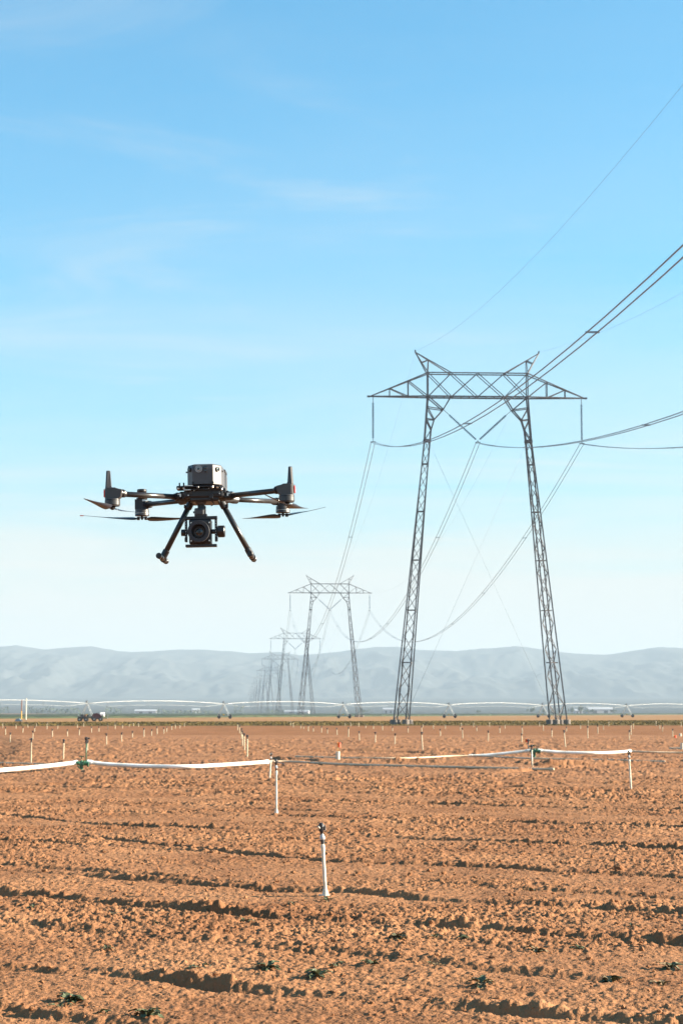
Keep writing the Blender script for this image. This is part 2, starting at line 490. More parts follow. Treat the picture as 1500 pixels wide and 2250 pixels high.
# uneven grass on the verge
def tuft_sheet(name, label, cat, m, x0, x1, yfun0, yfun1, hmin, hmax, n, wid, parent=None):
    X = rng.uniform(x0, x1, n); t = rng.random(n)
    y0, y1 = yfun0(X), yfun1(X); ok = y1 > y0
    X, t, y0, y1 = X[ok], t[ok], y0[ok], y1[ok]
    Y = y0 + (y1 - y0) * t
    n = len(X)
    A = rng.uniform(0, math.pi, n); H = rng.uniform(hmin, hmax, n); Wd = rng.uniform(0.6, 1.3, n) * wid
    dx, dy = np.cos(A) * Wd, np.sin(A) * Wd
    lx, ly = rng.normal(0, 0.25, n) * H, rng.normal(0, 0.25, n) * H
    V = np.zeros((n, 3, 3), np.float32)
    V[:, 0] = np.stack([X - dx, Y - dy, np.zeros(n)], 1)
    V[:, 1] = np.stack([X + dx, Y + dy, np.zeros(n)], 1)
    V[:, 2] = np.stack([X + lx, Y + ly, H], 1)
    F = np.arange(n * 3).reshape(n, 3)
    o = link_mesh(name, np_mesh(name, V.reshape(-1, 3), F, False), m)
    return tag(o, label, cat, kind='stuff')
tuft_sheet('verge_grass', 'low olive dry grass on the strip beyond the sprinkler field', 'grass', M['verge'], -95, 110,
           lambda x: 217 + 0.12 * x, lambda x: 316 + 0.62 * x, 0.05, 0.18, 26000, 0.14)
sheet('dirt_track', M['dirt'], edge(318, 0.62, (-170, 520)) + edge(660, 2.6, (520, -170)), 0.025)
# crop: dark green low rows beyond the track
def crop_field():
    nx, ny = 420, 70
    xs = np.linspace(-190, 520, nx)
    t = np.linspace(0, 1, ny) ** 2
    Xc = np.repeat(xs[None, :], ny, 0)
    y0 = 660 + 2.6 * Xc
    y1 = np.maximum(2100 + 0.3 * Xc, y0 + 20)
    Yc = y0 + (y1 - y0) * t[:, None]
    Z = 0.48 + 0.5 * (vnoise(Xc * 0.9, Yc * 0.25, 3) - 0.5) + 0.35 * (vnoise(Xc * 0.12, Yc * 0.03, 4) - 0.5)
    Z[0, :] = 0.0
    Yc[1, :] = y0[0] + 0.4
    return np_mesh('crop', np.stack([Xc.ravel(), Yc.ravel(), Z.ravel()], 1), grid_faces(ny, nx), False)
tag(link_mesh('crop', crop_field(), M['crop']), 'dark green crop in a long low line beyond the dirt track', 'crop', kind='stuff')

# valley floor rising to the hills ---------------------------------
RIDGE = [(-900, 1430), (-300, 1426), (0, 1424), (40, 1419), (100, 1428), (200, 1422), (260, 1433), (290, 1436), (340, 1434), (400, 1430), (460, 1431),
         (550, 1437), (620, 1434), (660, 1442), (750, 1434), (820, 1424), (870, 1422), (920, 1430), (1000, 1432), (1080, 1426), (1130, 1422),
         (1180, 1428), (1250, 1438), (1330, 1440), (1380, 1432), (1450, 1423), (1500, 1426), (1800, 1431), (2400, 1424)]
def terrain():
    ys = np.concatenate([np.linspace(2500, 6800, 40), np.linspace(6850, 9300, 150), np.linspace(9350, 10500, 8)])
    xs = np.concatenate([np.linspace(-9400, -2600, 60), np.linspace(-2580, 2580, 420), np.linspace(2600, 9400, 60)])
    X, Y = np.meshgrid(xs, ys)
    fan = 55 * np.clip((Y - 2500) / 4500, 0, 1.4) ** 1.3
    px = 750 + X / 9000 * FPX
    rp = np.array(RIDGE, float)
    el = (1566 - np.interp(px, rp[:, 0], rp[:, 1])) / FPX
    zr = 9000 * el * (1 + 0.045 * (fbm(X * 0.006, Y * 0 + 3, 44, 5, 0.6) - 0.5))
    p = np.clip((Y - 6850) / 2150, 0, 1)
    wob = fbm(X * 0.0016, Y * 0.0016, 31, 4)
    ridged = 1 - np.abs(2 * fbm(X * 0.0030 + 0.3 * wob, Y * 0.0011, 33, 5, 0.55) - 1) * 1.9
    ridged2 = 1 - np.abs(2 * fbm(X * 0.009, Y * 0.004, 37, 4) - 1)
    prof = np.clip(p * 1.2 - 0.18 + 0.26 * (ridged - 0.6) * np.sin(np.pi * np.clip(p, 0, 1)) + 0.10 * (ridged2 - 0.7) * np.sin(np.pi * p), 0, 1.02)
    prof = np.where(p >= 1, 1.0, prof)
    z = fan + np.maximum(zr - fan, 0) * prof
    back = np.clip((Y - 9000) / 1500, 0, 1)
    z = z * (1 - 0.5 * back)
    z[0, :] = 0
    return np_mesh('hills', np.stack([X.ravel(), Y.ravel(), z.ravel()], 1), grid_faces(*X.shape), True)
hills = tag(link_mesh('hills', terrain(), M['hill']), kind='structure')

# ------------------------------------------------------------------ air
haze = MB().box((0, 4500, 172), (19800, 12600, 350)).build('haze', None)
haze.data.materials.clear()
hm = bpy.data.materials.new('haze_air'); hm.use_nodes = True
hn, hl = hm.node_tree.nodes, hm.node_tree.links
hn.clear()
ho = hn.new('ShaderNodeOutputMaterial'); hv = hn.new('ShaderNodeVolumePrincipled')
hv.inputs['Color'].default_value = (0.465, 0.575, 0.685, 1)
hv.inputs['Density'].default_value = 0.00012
hv.inputs['Anisotropy'].default_value = 0.0
hl.new(hv.outputs[0], ho.inputs['Volume'])
haze.data.materials.append(hm)
tag(haze, kind='stuff')

# ------------------------------------------------------------------ pylons
T0 = Vector((17.4, 236.0, 0.0))
STEP = Vector((-21.3, 393.0, 0.0))
LINE_ROT = math.atan2(21.3, 393.0)
def lerp(a, b, t): return Vector(a) * (1 - t) + Vector(b) * t
def make_pylon():
    t = empty('power_pylon')
    st = M['steel']
    TD = 0.7                                         # half depth of the bridge truss
    # masts
    for s in (-1, 1):
        base, top = Vector((s * 9.9, 0, 0.5)), Vector((s * 6.5, 0, 36.0))
        def corner(k, f):
            a = R(45 + 90 * k + 22 * (1 - f) * s)
            hw = (0.70 * (1 - f) + 0.42 * f) * (1.0 + 0.35 * max(0, 0.12 - f) / 0.12) * 1.18
            return lerp(base, top, f) + Vector((math.cos(a) * hw, math.sin(a) * hw, 0))
        lac = MB()
        n = 22
        fs = [(i / n) ** 0.93 for i in range(n + 1)]
        for i in range(n):
            for k in range(4):
                a0, b1 = corner(k, fs[i]), corner((k + 1) % 4, fs[i + 1])
                a1, b0 = corner(k, fs[i + 1]), corner((k + 1) % 4, fs[i])
                lac.bar(a0, b1, 0.07) if (i + k) % 2 == 0 else lac.bar(a1, b0, 0.07)
                if i % 4 == 0 and i > 0: lac.bar(a0, b0, 0.11)
        for k in range(4): lac.bar(corner(k, 1), corner((k + 1) % 4, 1), 0.28, 0.34)
        mo = lac.build('mast', st, t)
        for k in range(4):
            MB().bar(corner(k, 0), corner(k, 1), 0.145).build('chord', st, mo)
            c = corner(k, 0)
            MB().lathe((c.x, c.y, 0), (0, 0, 1), [(-0.2, 0.46), (0.56, 0.46), (0.62, 0.40)], 18).build('footing', M['concrete'], t)
        # flared head joining the mast to the bridge, front and back faces
        hd = MB()
        for d in (-1, 1):
            y0, y1 = d * 0.36, d * TD
            o0, o1, o2, o3 = (s * 6.85, y0, 36), (s * 6.62, lerp((0, y0, 0), (0, y1, 0), .5).y, 38.8), (s * 6.5, y1 * .9, 40.3), (s * 6.4, y1, 41.66)
            i0, i1, i2, i3 = (s * 6.15, y0, 36), (s * 5.6, y0, 38.7), (s * 4.45, y1 * .8, 40.0), (s * 3.45, y1, 41.66)
            ik = (s * 6.0, y0, 37.4)
            for a, b, w in ((o0, o1, .17), (o1, o2, .17), (o2, o3, .17), (i0, ik, .15), (ik, i1, .14), (i1, i2, .14), (i2, i3, .14),
                            (o3, i2, .13), (o2, i2, .11), (o2, i1, .11), (o1, i1, .11), (o1, ik, .12), (o0, ik, .11)):
                hd.bar(a, b, w)
        hd.build('mast_head', st, t)
        # earth-wire peak
        pk = MB(); P = (s * 7.95, 0, 47.45)
        for d in (-1, 1):
            A, B = (s * 6.4, d * TD, 44.72), (s * 3.4, d * TD, 44.72)
            pk.bar(P, A, .115); pk.bar(P, B, .115)
            q1, q2 = lerp(P, A, .5), lerp(P, B, .36)
            pk.bar(q1, q2, .1); pk.bar(q2, A, .09); pk.bar(q1, (s * 6.4, d * TD, 44.72), .08)
        pk.bar(P, (s * 7.97, 0, 47.75), .16)
        pk.build('earth_wire_peak', st, t)
        # arm
        tip = Vector((s * 13.8, 0, 41.66))
        ar = MB()
        for d in (-1, 1):
            Tn, Bn = Vector((s * 6.4, d * TD, 44.72)), Vector((s * 6.4, d * TD, 41.66))
            ar.bar(tip, Tn, .125); ar.bar(tip, Bn, .16)
            def tp(f): return lerp(Tn, tip, f)
            def bt(f): return lerp(Bn, tip, f)
            ar.bar(tp(.34), bt(.34), .1); ar.bar(tp(.66), bt(.66), .1)
            ar.bar(tp(.34), bt(0), .11); ar.bar(tp(.66), bt(.34), .1)
        for f in (.17, .34, .5, .66, .84):
            w = TD * (1 - f); x = s * (6.4 + 7.4 * f)
            ar.bar((x, -w, 41.66), (x, w, 41.66), .09)
        ar.bar(tip, tip + Vector((s * 0.35, 0, 0)), .22)
        ar.build('cross_arm', st, t)
    # bridge chords and braces
    for d in (-1, 1):
        MB().bar((-6.4, d * TD, 44.72), (6.4, d * TD, 44.72), .13).build('top_chord', st, t)
        MB().bar((-6.4, d * TD, 41.66), (6.4, d * TD, 41.66), .175).build('bottom_chord', st, t)
        for s in (-1, 1):
            MB().bar((s * 6.4, d * TD, 41.66), (s * 6.4, d * TD, 44.72), .125).build('upright', st, t)
        xs = [-6.4, -3.4, -0.05, 3.4, 6.4]
        for a, b in zip(xs[:-1], xs[1:]):
            MB().bar((a, d * TD, 44.72), (b, d * TD, 41.66), .09).build('brace', st, t)
            MB().bar((b, d * (TD - .12), 44.72), (a, d * (TD - .12), 41.66), .08).build('brace', st, t)
    tie = MB().bar((0, -TD, 41.66), (0, TD, 41.66), .09).mesh('cross_tie', st)
    for i in range(13): link_mesh('cross_tie', tie, None, t).location.x = -6.4 + 12.8 * i / 12
    # crossed stay cables between the masts
    for s in (-1, 1):
        MB().tube([(s * 6.2, 0.25 * s, 35.6), (-s * 9.4, 0.25 * s, 0.9)], 0.014, 5).build('stay_cable', M['wire'], t)
    # insulator strings
    def string(a, b):
        a, b = Vector(a), Vector(b)
        L = (b - a).length; prof = [(0, .03)]
        n = 24; lo, hi = 0.06, L - 0.06
        for i in range(n):
            c = lo + (hi - lo) * (i + .5) / n; p = (hi - lo) / n
            prof += [(c - p * .42, .045), (c - p * .2, .155), (c + p * .1, .15), (c + p * .2, .045)]
        prof.append((L, .03))
        return MB().lathe(a, b - a, prof, 8)
    for s in (-1, 1):
        st1 = string((s * 13.4, 0, 40.9), (s * 13.4, 0, 36.2)).build('insulator_string', M['insul'], t)
        MB().bar((s * 13.4, 0, 41.66), (s * 13.4, 0, 40.85), .07).build('hanger', M['steel'], st1)
        MB().bar((s * 13.4, 0, 36.25), (s * 13.4, 0, 35.8), .07).bar((s * 13.4 - .34, 0, 35.8), (s * 13.4 + .34, 0, 35.8), .09).build('clamp', M['steel'], st1)
        k, v = Vector((s * 4.4, 0, 40.05)), Vector((s * 0.12, 0, 36.1))
        st2 = string(lerp(k, v, .17), lerp(k, v, .98)).build('insulator_string', M['insul'], t)
        MB().bar(k, lerp(k, v, .18), .06).build('hanger', M['steel'], st2)
    MB().bar((-.34, 0, 35.85), (.34, 0, 35.85), .1).bar((0, 0, 36.1), (0, 0, 35.8), .1).build('yoke_plate', M['steel'], t)
    return t
pylon = make_pylon()
PY = ['tallest nearest steel lattice pylon, standing right of the flying drone on concrete footings',
      'second pylon of the line, pale, just left of the nearest pylon',
      'third pylon of the line, overlapping the left mast of the second pylon',
      'fourth pylon of the line, faint against the hills left of the third',
      'fifth pylon of the line, small and hazy behind the fourth',
      'sixth pylon of the line, small and hazy behind the fifth',
      'seventh pylon of the line, tiny in the haze behind the sixth',
      'eighth pylon of the line, tiny in the haze behind the seventh',
      'ninth pylon of the line, tiny in the haze behind the eighth',
      'tenth pylon of the line, tiny in the haze behind the ninth',
      'eleventh pylon of the line, tiny in the haze behind the tenth',
      'twelfth pylon of the line, faintest and farthest left in the haze']
for i, lb in enumerate(PY):
    o = pylon if i == 0 else copy_tree(pylon)
    o.location = T0 + STEP * i
    o.rotation_euler.z = LINE_ROT
    tag(o, lb, 'pylon', 'pylons of the power line')

def span_points(off, z, sag, k0, k1, n):
    c, s = math.cos(LINE_ROT), math.sin(LINE_ROT)
    o = Vector((off * c, off * s, 0))
    out = []
    for k in range(k0, k1):
        for i in range(n + (1 if k == k1 - 1 else 0)):
            t = i / n
            p = T0 + STEP * (k + t) + o
            p.z = z - 4 * sag * t * (1 - t)
            out.append(p)
    return out
for off, lb in ((-13.4, 'twin conductor cable hung from the left arms of the pylons'),
                (0.0, 'twin conductor cable hung from the middle V insulators of the pylons'),
                (13.4, 'twin conductor cable hung from the right arms of the pylons')):
    t = tag(empty('conductor_cable', T0 + Vector((off, 0, 35.8))), lb, 'cable', 'cables of the power line')
    for d in (-1, 1):
        pts = [p - t.location for p in span_points(off + d * 0.25, 35.75, 17.2, -1, 6, 44)]
        MB().tube(pts, 0.036, 6).build('wire', M['wire'], t)
    c = [p - t.location for p in span_points(off, 35.75, 17.2, -1, 2, 8)]
    for p in c[1:]:
        if abs((p + t.location).y - T0.y) < 5: continue
        MB().bar(p + Vector((-.34, 0, 0)), p + Vector((.34, 0, 0)), .05, .09).build('spacer', M['wire'], t)
for off, lb in ((-7.95, 'thin earth wire strung over the left peaks of the pylons'), (7.95, 'thin earth wire strung over the right peaks of the pylons')):
    t = tag(empty('earth_wire', T0 + Vector((off, 0, 47.6))), lb, 'cable', 'cables of the power line')
    MB().tube([p - t.location for p in span_points(off, 47.6, 15.6, -1, 4, 40)], 0.008, 5).build('wire', M['wire'], t)

# ------------------------------------------------------------------ centre-pivot irrigator
def make_pivot():
    t = tag(empty('pivot_irrigator', (-56.9, 420, 0)), 'long arched white pivot irrigation pipe on wheeled towers crossing the far field', 'irrigator')
    O = Vector((-56.9, 420, 0)); S = Vector((28.7, 30, 0))
    sdir = S.normalized(); pdir = Vector((-sdir.y, sdir.x, 0))
    for k in range(-1, 8):
        b = S * k
        top = b + Vector((0, 0, 3.55))
        fr = MB()
        for a in (-1, 1):
            foot = b + pdir * (a * 1.9) + Vector((0, 0, 0.75))
            for e in (-1, 1):
                fr.bar(top + sdir * (e * .12), foot + sdir * (e * .25), .085)
            fr.bar(lerp(top, foot, .55) + sdir * .18, lerp(top, foot, .55) - sdir * .18, .06)
        fr.bar(b + pdir * 2.1 + Vector((0, 0, .75)), b - pdir * 2.1 + Vector((0, 0, .75)), .16, .16)
        fr.bar(lerp(top, b + pdir * 1.9 + Vector((0, 0, .75)), .5), lerp(top, b - pdir * 1.9 + Vector((0, 0, .75)), .5), .06)
        fr.bar(top, top + Vector((0, 0, .75)), .12)
        fr.box(top + Vector((0, 0, .35)) + pdir * .2, (.45, .35, .45))
        tw = fr.build('drive_tower', M['galv'], t)
        for a in (-1, 1):
            c = b + pdir * (a * 1.95) + Vector((0, 0, .55)) + sdir * .28
            w = MB().lathe(c - sdir * .16, sdir, [(0, .34), (.03, .5), (.09, .55), (.23, .55), (.29, .5), (.32, .34)], 20).build('wheel', M['rubber'], tw)
        MB().box(b + Vector((0, 0, .95)) + pdir * .1, (.35, .3, .3)).build('gearbox', M['yellow'], tw)
        if k < 7:
            n = 24; pts = []
            for i in range(n + 1):
                f = i / n
                pts.append(b + S * f + Vector((0, 0, 3.55 + 0.72 * 4 * f * (1 - f) * .9)))
            sp = MB().tube(pts, 0.065, 8).build('span_pipe', M['galv'], t)
            tr = MB()
            lowz = lambda f: 3.0 - 0.15 * math.sin(math.pi * f)
            for i in range(1, 7):
                f = i / 7
                p = b + S * f + Vector((0, 0, 3.55 + 0.72 * 3.6 * f * (1 - f)))
                for e in (-1, 1):
                    q = b + S * f + pdir * (e * .75) + Vector((0, 0, p.z - 0.95))
                    tr.bar(p, q, .03)
                    f2 = (i - 1) / 7
                    q2 = b + S * f2 + pdir * (e * (.75 if i > 1 else 0)) + Vector((0, 0, 3.55 + 0.72 * 3.6 * f2 * (1 - f2) - (0.95 if i > 1 else 0)))
                    tr.bar(q, q2, .016)
                    if i == 6: tr.bar(q, b + S + Vector((0, 0, 3.5)), .028)
                tr.bar(b + S * f + pdir * .75 + Vector((0, 0, p.z - .95)), b + S * f - pdir * .75 + Vector((0, 0, p.z - .95)), .035)
            tr.build('truss', M['galv'], t)
            dr = MB()
            for i in range(1, 13):
                f = (i - .5) / 12.5
                p = b + S * f + Vector((0, 0, 3.5 + 0.72 * 3.6 * f * (1 - f)))
                dr.cyl(p, (p.x, p.y, 1.55), .012, n=5)
            dr.build('drop_hoses', M['wire'], t)
    return t
make_pivot()

# ------------------------------------------------------------------ sprinkler risers
def pole_mesh():
    return MB().lathe((0, 0, 0), (0, 0, 1), [(0, 1), (0.97, 1), (1.0, .9)], 10).mesh('pole', M['cream'])
POLE = pole_mesh()
HEAD = MB().lathe((0, 0, 0), (0, 0, 1), [(0, .016), (.03, .016), (.035, .022), (.06, .022), (.07, .014), (.085, .03), (.13, .034), (.15, .02)], 10).box((.03, 0, .12), (.07, .02, .03)).mesh('sprinkler_head', M['black'])
def simple_riser(px, yb, yt, label, lean=0.0):
    g = ground_at(px, yb)
    h = (yb - yt) / FPX * g.y
    g.z = 0.0
    r = tag(empty('sprinkler_riser', g), label, 'sprinkler', 'sprinkler risers in the field')
    if lean: r.rotation_euler.y = lean
    p = link_mesh('pole', POLE, None, r)
    rad = 0.020 if g.y < 60 else (0.024 if g.y < 110 else 0.03)
    p.scale = (rad, rad, h - 0.13 + 0.05); p.location.z = -0.05
    hd = link_mesh('sprinkler_head', HEAD, None, r)
    hd.location.z = h - 0.15; hd.rotation_euler.z = random.uniform(0, 6)
    k = 1.25 if g.y > 60 else 1.1
    hd.scale = (k, k, 1)
    return r
FAR = {
 'back': [(6,1600,1588),(61,1599,1590),(80,1597,1588),(170,1599,1590),(184,1597,1588),(284,1598,1589),(293,1596,1587),(304,1597,1587),(405,1597,1587),
          (638,1595,1586),(644,1598,1586),(758,1595,1587),(770,1596,1586),(788,1597,1586),(929,1598,1590),(1013,1596,1586),(1040,1598,1586),(1075,1597,1586),
          (1150,1594,1585),(1185,1597,1585),(1292,1595,1581),(1337,1596,1583),(1441,1595,1582),(1496,1597,1583)],
 'second': [(35,1601,1590),(103,1603,1587),(127,1602,1592),(237,1603,1591),(253,1603,1589),(269,1601,1590),(377,1604,1593),(385,1602,1590),(395,1601,1591),
            (661,1601,1592),(667,1602,1594),(522,1605,1589),(803,1601,1592),(820,1602,1592),(840,1605,1592),(952,1602,1591),(978,1602,1592),(1011,1605,1595),
            (1109,1601,1591),(1193,1606,1590),(1275,1602,1591),(1325,1604,1592),(1391,1602,1587),(1449,1603,1591)],
 'third': [(12,1615,1598),(50,1610,1597),(76,1608,1597),(201,1610,1597),(217,1608,1597),(345,1614,1597),(360,1612,1599),(366,1609,1597),(526,1612,1595),
           (677,1607,1593),(688,1608,1597),(706,1610,1596),(719,1612,1600),(740,1615,1600),(862,1607,1597),(896,1610,1597),(926,1608,1596),(1047,1607,1596),
           (1098,1611,1597),(1147,1613,1596),(1244,1608,1597),(1313,1612,1594),(1386,1615,1590),(1455,1608,1594)],
 'fourth': [(72,1626,1606),(115,1620,1602),(148,1618,1603),(174,1616,1600),(291,1624,1607),(316,1620,1600),(333,1617,1603),(530,1625,1601),(765,1620,1598),
            (967,1617,1602),(1016,1624,1600),(1212,1620,1601),(1291,1624,1596),(1477,1620,1602)],
 'fifth': [(22,1632,1610),(192,1650,1627),(234,1638,1612),(267,1632,1610),(533,1642,1606),(789,1629,1607),(824,1633,1609),(867,1636,1612),(1072,1630,1606),
           (1146,1632,1612),(1242,1644,1605),(1382,1628,1605)],
}
ORD = ['leftmost', 'second', 'third', 'fourth', 'fifth', 'sixth', 'seventh', 'eighth', 'ninth', 'tenth', 'eleventh', 'twelfth', 'thirteenth', 'fourteenth',
       'fifteenth', 'sixteenth', 'seventeenth', 'eighteenth', 'nineteenth', 'twentieth', 'twenty-first', 'twenty-second', 'twenty-third', 'twenty-fourth']
ROWTXT = {'back': 'tiny sprinkler riser in the farthest row against the green verge', 'second': 'small sprinkler riser in the row just before the verge row',
          'third': 'small cream sprinkler riser in the third row from the verge', 'fourth': 'cream sprinkler riser in the fourth row from the verge',
          'fifth': 'cream sprinkler riser in the nearest far row behind the pipes'}
for rowk, L in FAR.items():
    L = sorted(L)
    for i, (px, yb, yt) in enumerate(L):
        o = ORD[i] + (' from the left' if i else '')
        simple_riser(px, yb, yt, ROWTXT[rowk] + ', ' + o, lean=random.uniform(-.03, .03) - (.06 if (px, yb) in ((1242, 1644),) else 0))
for px, yb, yt, lb, ln in ((543, 1666, 1616, 'cream riser at the front of the receding file left of the flag', 0.0), (537, 1652, 1612, 'cream riser second in the receding file left of the flag', -.02),
                           (68, 1678, 1623, 'tall cream riser nearest the left edge, behind the white pipe', 0.0), (139, 1668, 1625, 'cream riser just left of the green valve', .01),
                           (928, 1650, 1609, 'leaning cream riser right of centre behind the grey pipes', -.05)):
    simple_riser(px, yb, yt, lb, ln)

def detailed_riser(px, yb, yt, label, lean_x=0.0, r=0.0145, foot=True, base_stub=True):
    g = ground_at(px, yb)
    h = (yb - yt) / FPX * g.y
    g.z = float(soil_height(np.array([g.x]), np.array([g.y]), np.array([0.02]))[0]) - 0.008
    t = tag(empty('sprinkler_riser', g), label, 'sprinkler', 'sprinkler risers in the field')
    t.rotation_euler.y = lean_x
    hp = h - 0.17
    MB().lathe((0, 0, -.12), (0, 0, 1), [(0, r), (hp * .52 + .12, r), (hp * .525 + .12, r * .93), (hp - .06 + .12, r * .93)], 18).build('pole', M['pvc'], t)
    MB().lathe((0, 0, hp - .065), (0, 0, 1), [(0, r * 1.18), (.03, r * 1.22), (.034, r * 1.3), (.05, r * 1.05), (.065, r * .8)], 18).build('coupling', M['pvc'], t)
    MB().lathe((0, 0, hp), (0, 0, 1), [(-.01, .008), (.0, .0155), (.028, .0155), (.032, .010)], 16).build('threaded_adapter', M['black'], t)
    MB().lathe((0, 0, hp + .03), (0, 0, 1), [(0, .017), (.008, .022), (.022, .022), (.03, .018), (.042, .012), (.05, .008)], 16).build('swivel', M['grey_fit'], t)
    hd = MB().lathe((-.004, 0, hp + .075), (0, 0, 1), [(0, .008), (.012, .012), (.03, .02), (.062, .025), (.08, .022), (.093, .012)], 16)
    hd.box((-.012, -.012, hp + .135), (.03, .02, .03)).box((.02, 0, hp + .125), (.018, .026, .034)).bar((-.01, -.02, hp + .10), (-.01, -.02, hp + .165), .007)
    h_ = hd.build('sprinkler_head', M['black'], t)
    nz = MB().cyl((-.015, -.015, hp + .125), (-.03, -.035, hp + .142), .008, .006, 10)
    nz.build('nozzle', M['pvc'], h_)
    ar = MB().bar((0.022, 0, hp + .11), (.03, 0, hp + .15), .005, .012)
    for i in range(4): ar.bar((.018, -.012, hp + .108 + .011 * i), (.031, .012, hp + .108 + .011 * i), .003)
    ar.build('spring_arm', M['grey_fit'], h_)
    if foot:
        MB().lathe((0, 0, -.06), (0, 0, 1), [(0, r * 2.5), (.065, r * 2.4), (.075, r * 1.9), (.1, r * 1.45), (.125, r * 1.02)], 16).build('foot', M['pvc'], t)
    if base_stub:
        MB().cyl((-.055, -.01, .012), (.035, -.02, .004), r * .7, n=12).build('side_outlet', M['pvc'], t)
    return t
detailed_riser(715, 1970, 1812, 'nearest white sprinkler riser with black head, alone in the foreground soil', -.055)
detailed_riser(607, 1788, 1670, 'tall white two-piece riser just in front of the pipe junction', -.008, 0.0165, True, False)
detailed_riser(592, 1714, 1655, 'white riser beside the end of the left white pipe', .06, 0.0195, False, False)
detailed_riser(1386, 1741, 1656, 'white riser with black head below the right end of the white pipe', -.045, 0.018, False, False)

# ------------------------------------------------------------------ irrigation pipes
def pipe(name, label, pts, r, m, cat='pipe', sub=8, fittings=True, group='irrigation pipes in the field'):
    """pts: (px, py, D) measured along the pipe's axis; rests on or rises off the soil"""
    P = [at(*p) + Vector((0, 0, 0.022 if name == 'lateral_pipe' else 0.01)) for p in pts]
    out = []
    for i in range(len(P) - 1):
        a, b = P[i], P[i + 1]
        pa, nb = P[max(i - 1, 0)], P[min(i + 2, len(P) - 1)]
        for j in range(sub):
            t = j / sub
            out.append(0.5 * ((2 * a) + (b - pa) * t + (2 * pa - 5 * a + 4 * b - nb) * t * t + (-pa + 3 * a - 3 * b + nb) * t ** 3))
    out.append(P[-1])
    o = out[0].copy()
    t = tag(empty(name, o), label, cat, group)
    MB().tube([p - o for p in out], r, 14).build('pipe_wall', m, t)
    if fittings:
        for e, q in ((out[0], out[1]), (out[-1], out[-2])):
            d = (q - e).normalized()
            MB().lathe(e - o, d, [(-.02, r * 1.05), (0, r * 1.22), (.10, r * 1.22), (.13, r * 1.04)], 14).build('end_collar', m, t)
    step = int(2.6 / max(.01, (out[1] - out[0]).length))
    for i in range(step, len(out) - 3, max(4, step)):
        if name != 'main_pipe': break
        MB().lathe(out[i] - o, out[i + 1] - out[i], [(-.005, r), (0, r * 1.1), (.03, r * 1.13), (.11, r * 1.13), (.14, r * 1.1), (.145, r)], 14).build('coupler', M['grey_fit'], t)
    return t
pipe('main_pipe', 'thick white pipe rising from the left edge to the green valve', [(-140, 1704, 44.0), (-60, 1699, 44.9), (0, 1694, 45.6), (90, 1686, 47.2), (168, 1677, 48.8)], .052, M['pipe_white'])
pipe('main_pipe', 'thick white pipe sagging right from the left green valve', [(192, 1675.5, 49), (240, 1681, 49), (330, 1685, 48.9), (420, 1685.5, 48.9), (500, 1681.5, 50), (588, 1675.5, 51.5)], .052, M['pipe_white'])
pipe('main_pipe', 'thick white pipe climbing to the right-hand green valve', [(1030, 1662.5, 63), (1070, 1660.5, 63), (1120, 1655.5, 63), (1164, 1650.5, 63)], .052, M['pipe_white'])
pipe('main_pipe', 'thick white pipe running right from the right-hand green valve', [(1182, 1650, 63), (1230, 1654, 63), (1300, 1655.5, 63), (1350, 1654.5, 63.5), (1384, 1651.5, 64)], .052, M['pipe_white'])
pipe('lateral_pipe', 'dusty grey pipe running on from the riser junction to the right', [(598, 1675, 54), (650, 1676.5, 54), (750, 1681.5, 52.4), (870, 1685, 51), (1000, 1688, 50), (1120, 1691, 49), (1215, 1693, 48.5)], .033, M['pipe_grey'])
pipe('lateral_pipe', 'thin grey pipe behind the white standpipe, passing under the right valve', [(650, 1664.5, 61.5), (750, 1667, 60.5), (850, 1668, 60), (920, 1667, 60.5), (1000, 1663, 61.5), (1060, 1663.5, 61.5), (1150, 1668, 60), (1260, 1670, 59.5), (1380, 1673, 58), (1460, 1676, 57)], .028, M['pipe_grey'])
pipe('lateral_pipe', 'dusty grey pipe on the soil at the left edge behind the white pipe', [(-60, 1678, 54.6), (0, 1679, 54.2), (70, 1681, 53.3), (125, 1683, 52.6)], .032, M['pipe_grey'])
pipe('lateral_pipe', 'tan dusty pipe running off the right edge from the white pipe', [(1388, 1653, 66.2), (1430, 1654.5, 66), (1500, 1656, 66), (1580, 1658, 65.5)], .032, M['pipe_grey'])
pipe('lateral_pipe', 'short thin pipe beside the white stub at the right edge', [(1470, 1646, 77), (1540, 1647, 76.5)], .04, M['pipe_grey'], fittings=False)
hose = ground_at(617, 1680)
hp_ = [at(x, y, d) for x, y, d in ((612, 1677, 53.5), (630, 1683, 52.6), (645, 1687, 51.8), (655, 1684, 52.2))]
t = tag(empty('loose_hose', hp_[0]), 'thin dark hose curling on the soil beside the tall riser', 'hose')
MB().tube([p - hp_[0] + Vector((0, 0, .02)) for p in hp_], .016, 8).build('hose_wall', M['black'], t)
MB().lathe(hp_[-1] - hp_[0], (1, 0, .1), [(0, .02), (.05, .03), (.12, .03), (.14, .018)], 10).build('hose_end', M['dark_metal'], t)

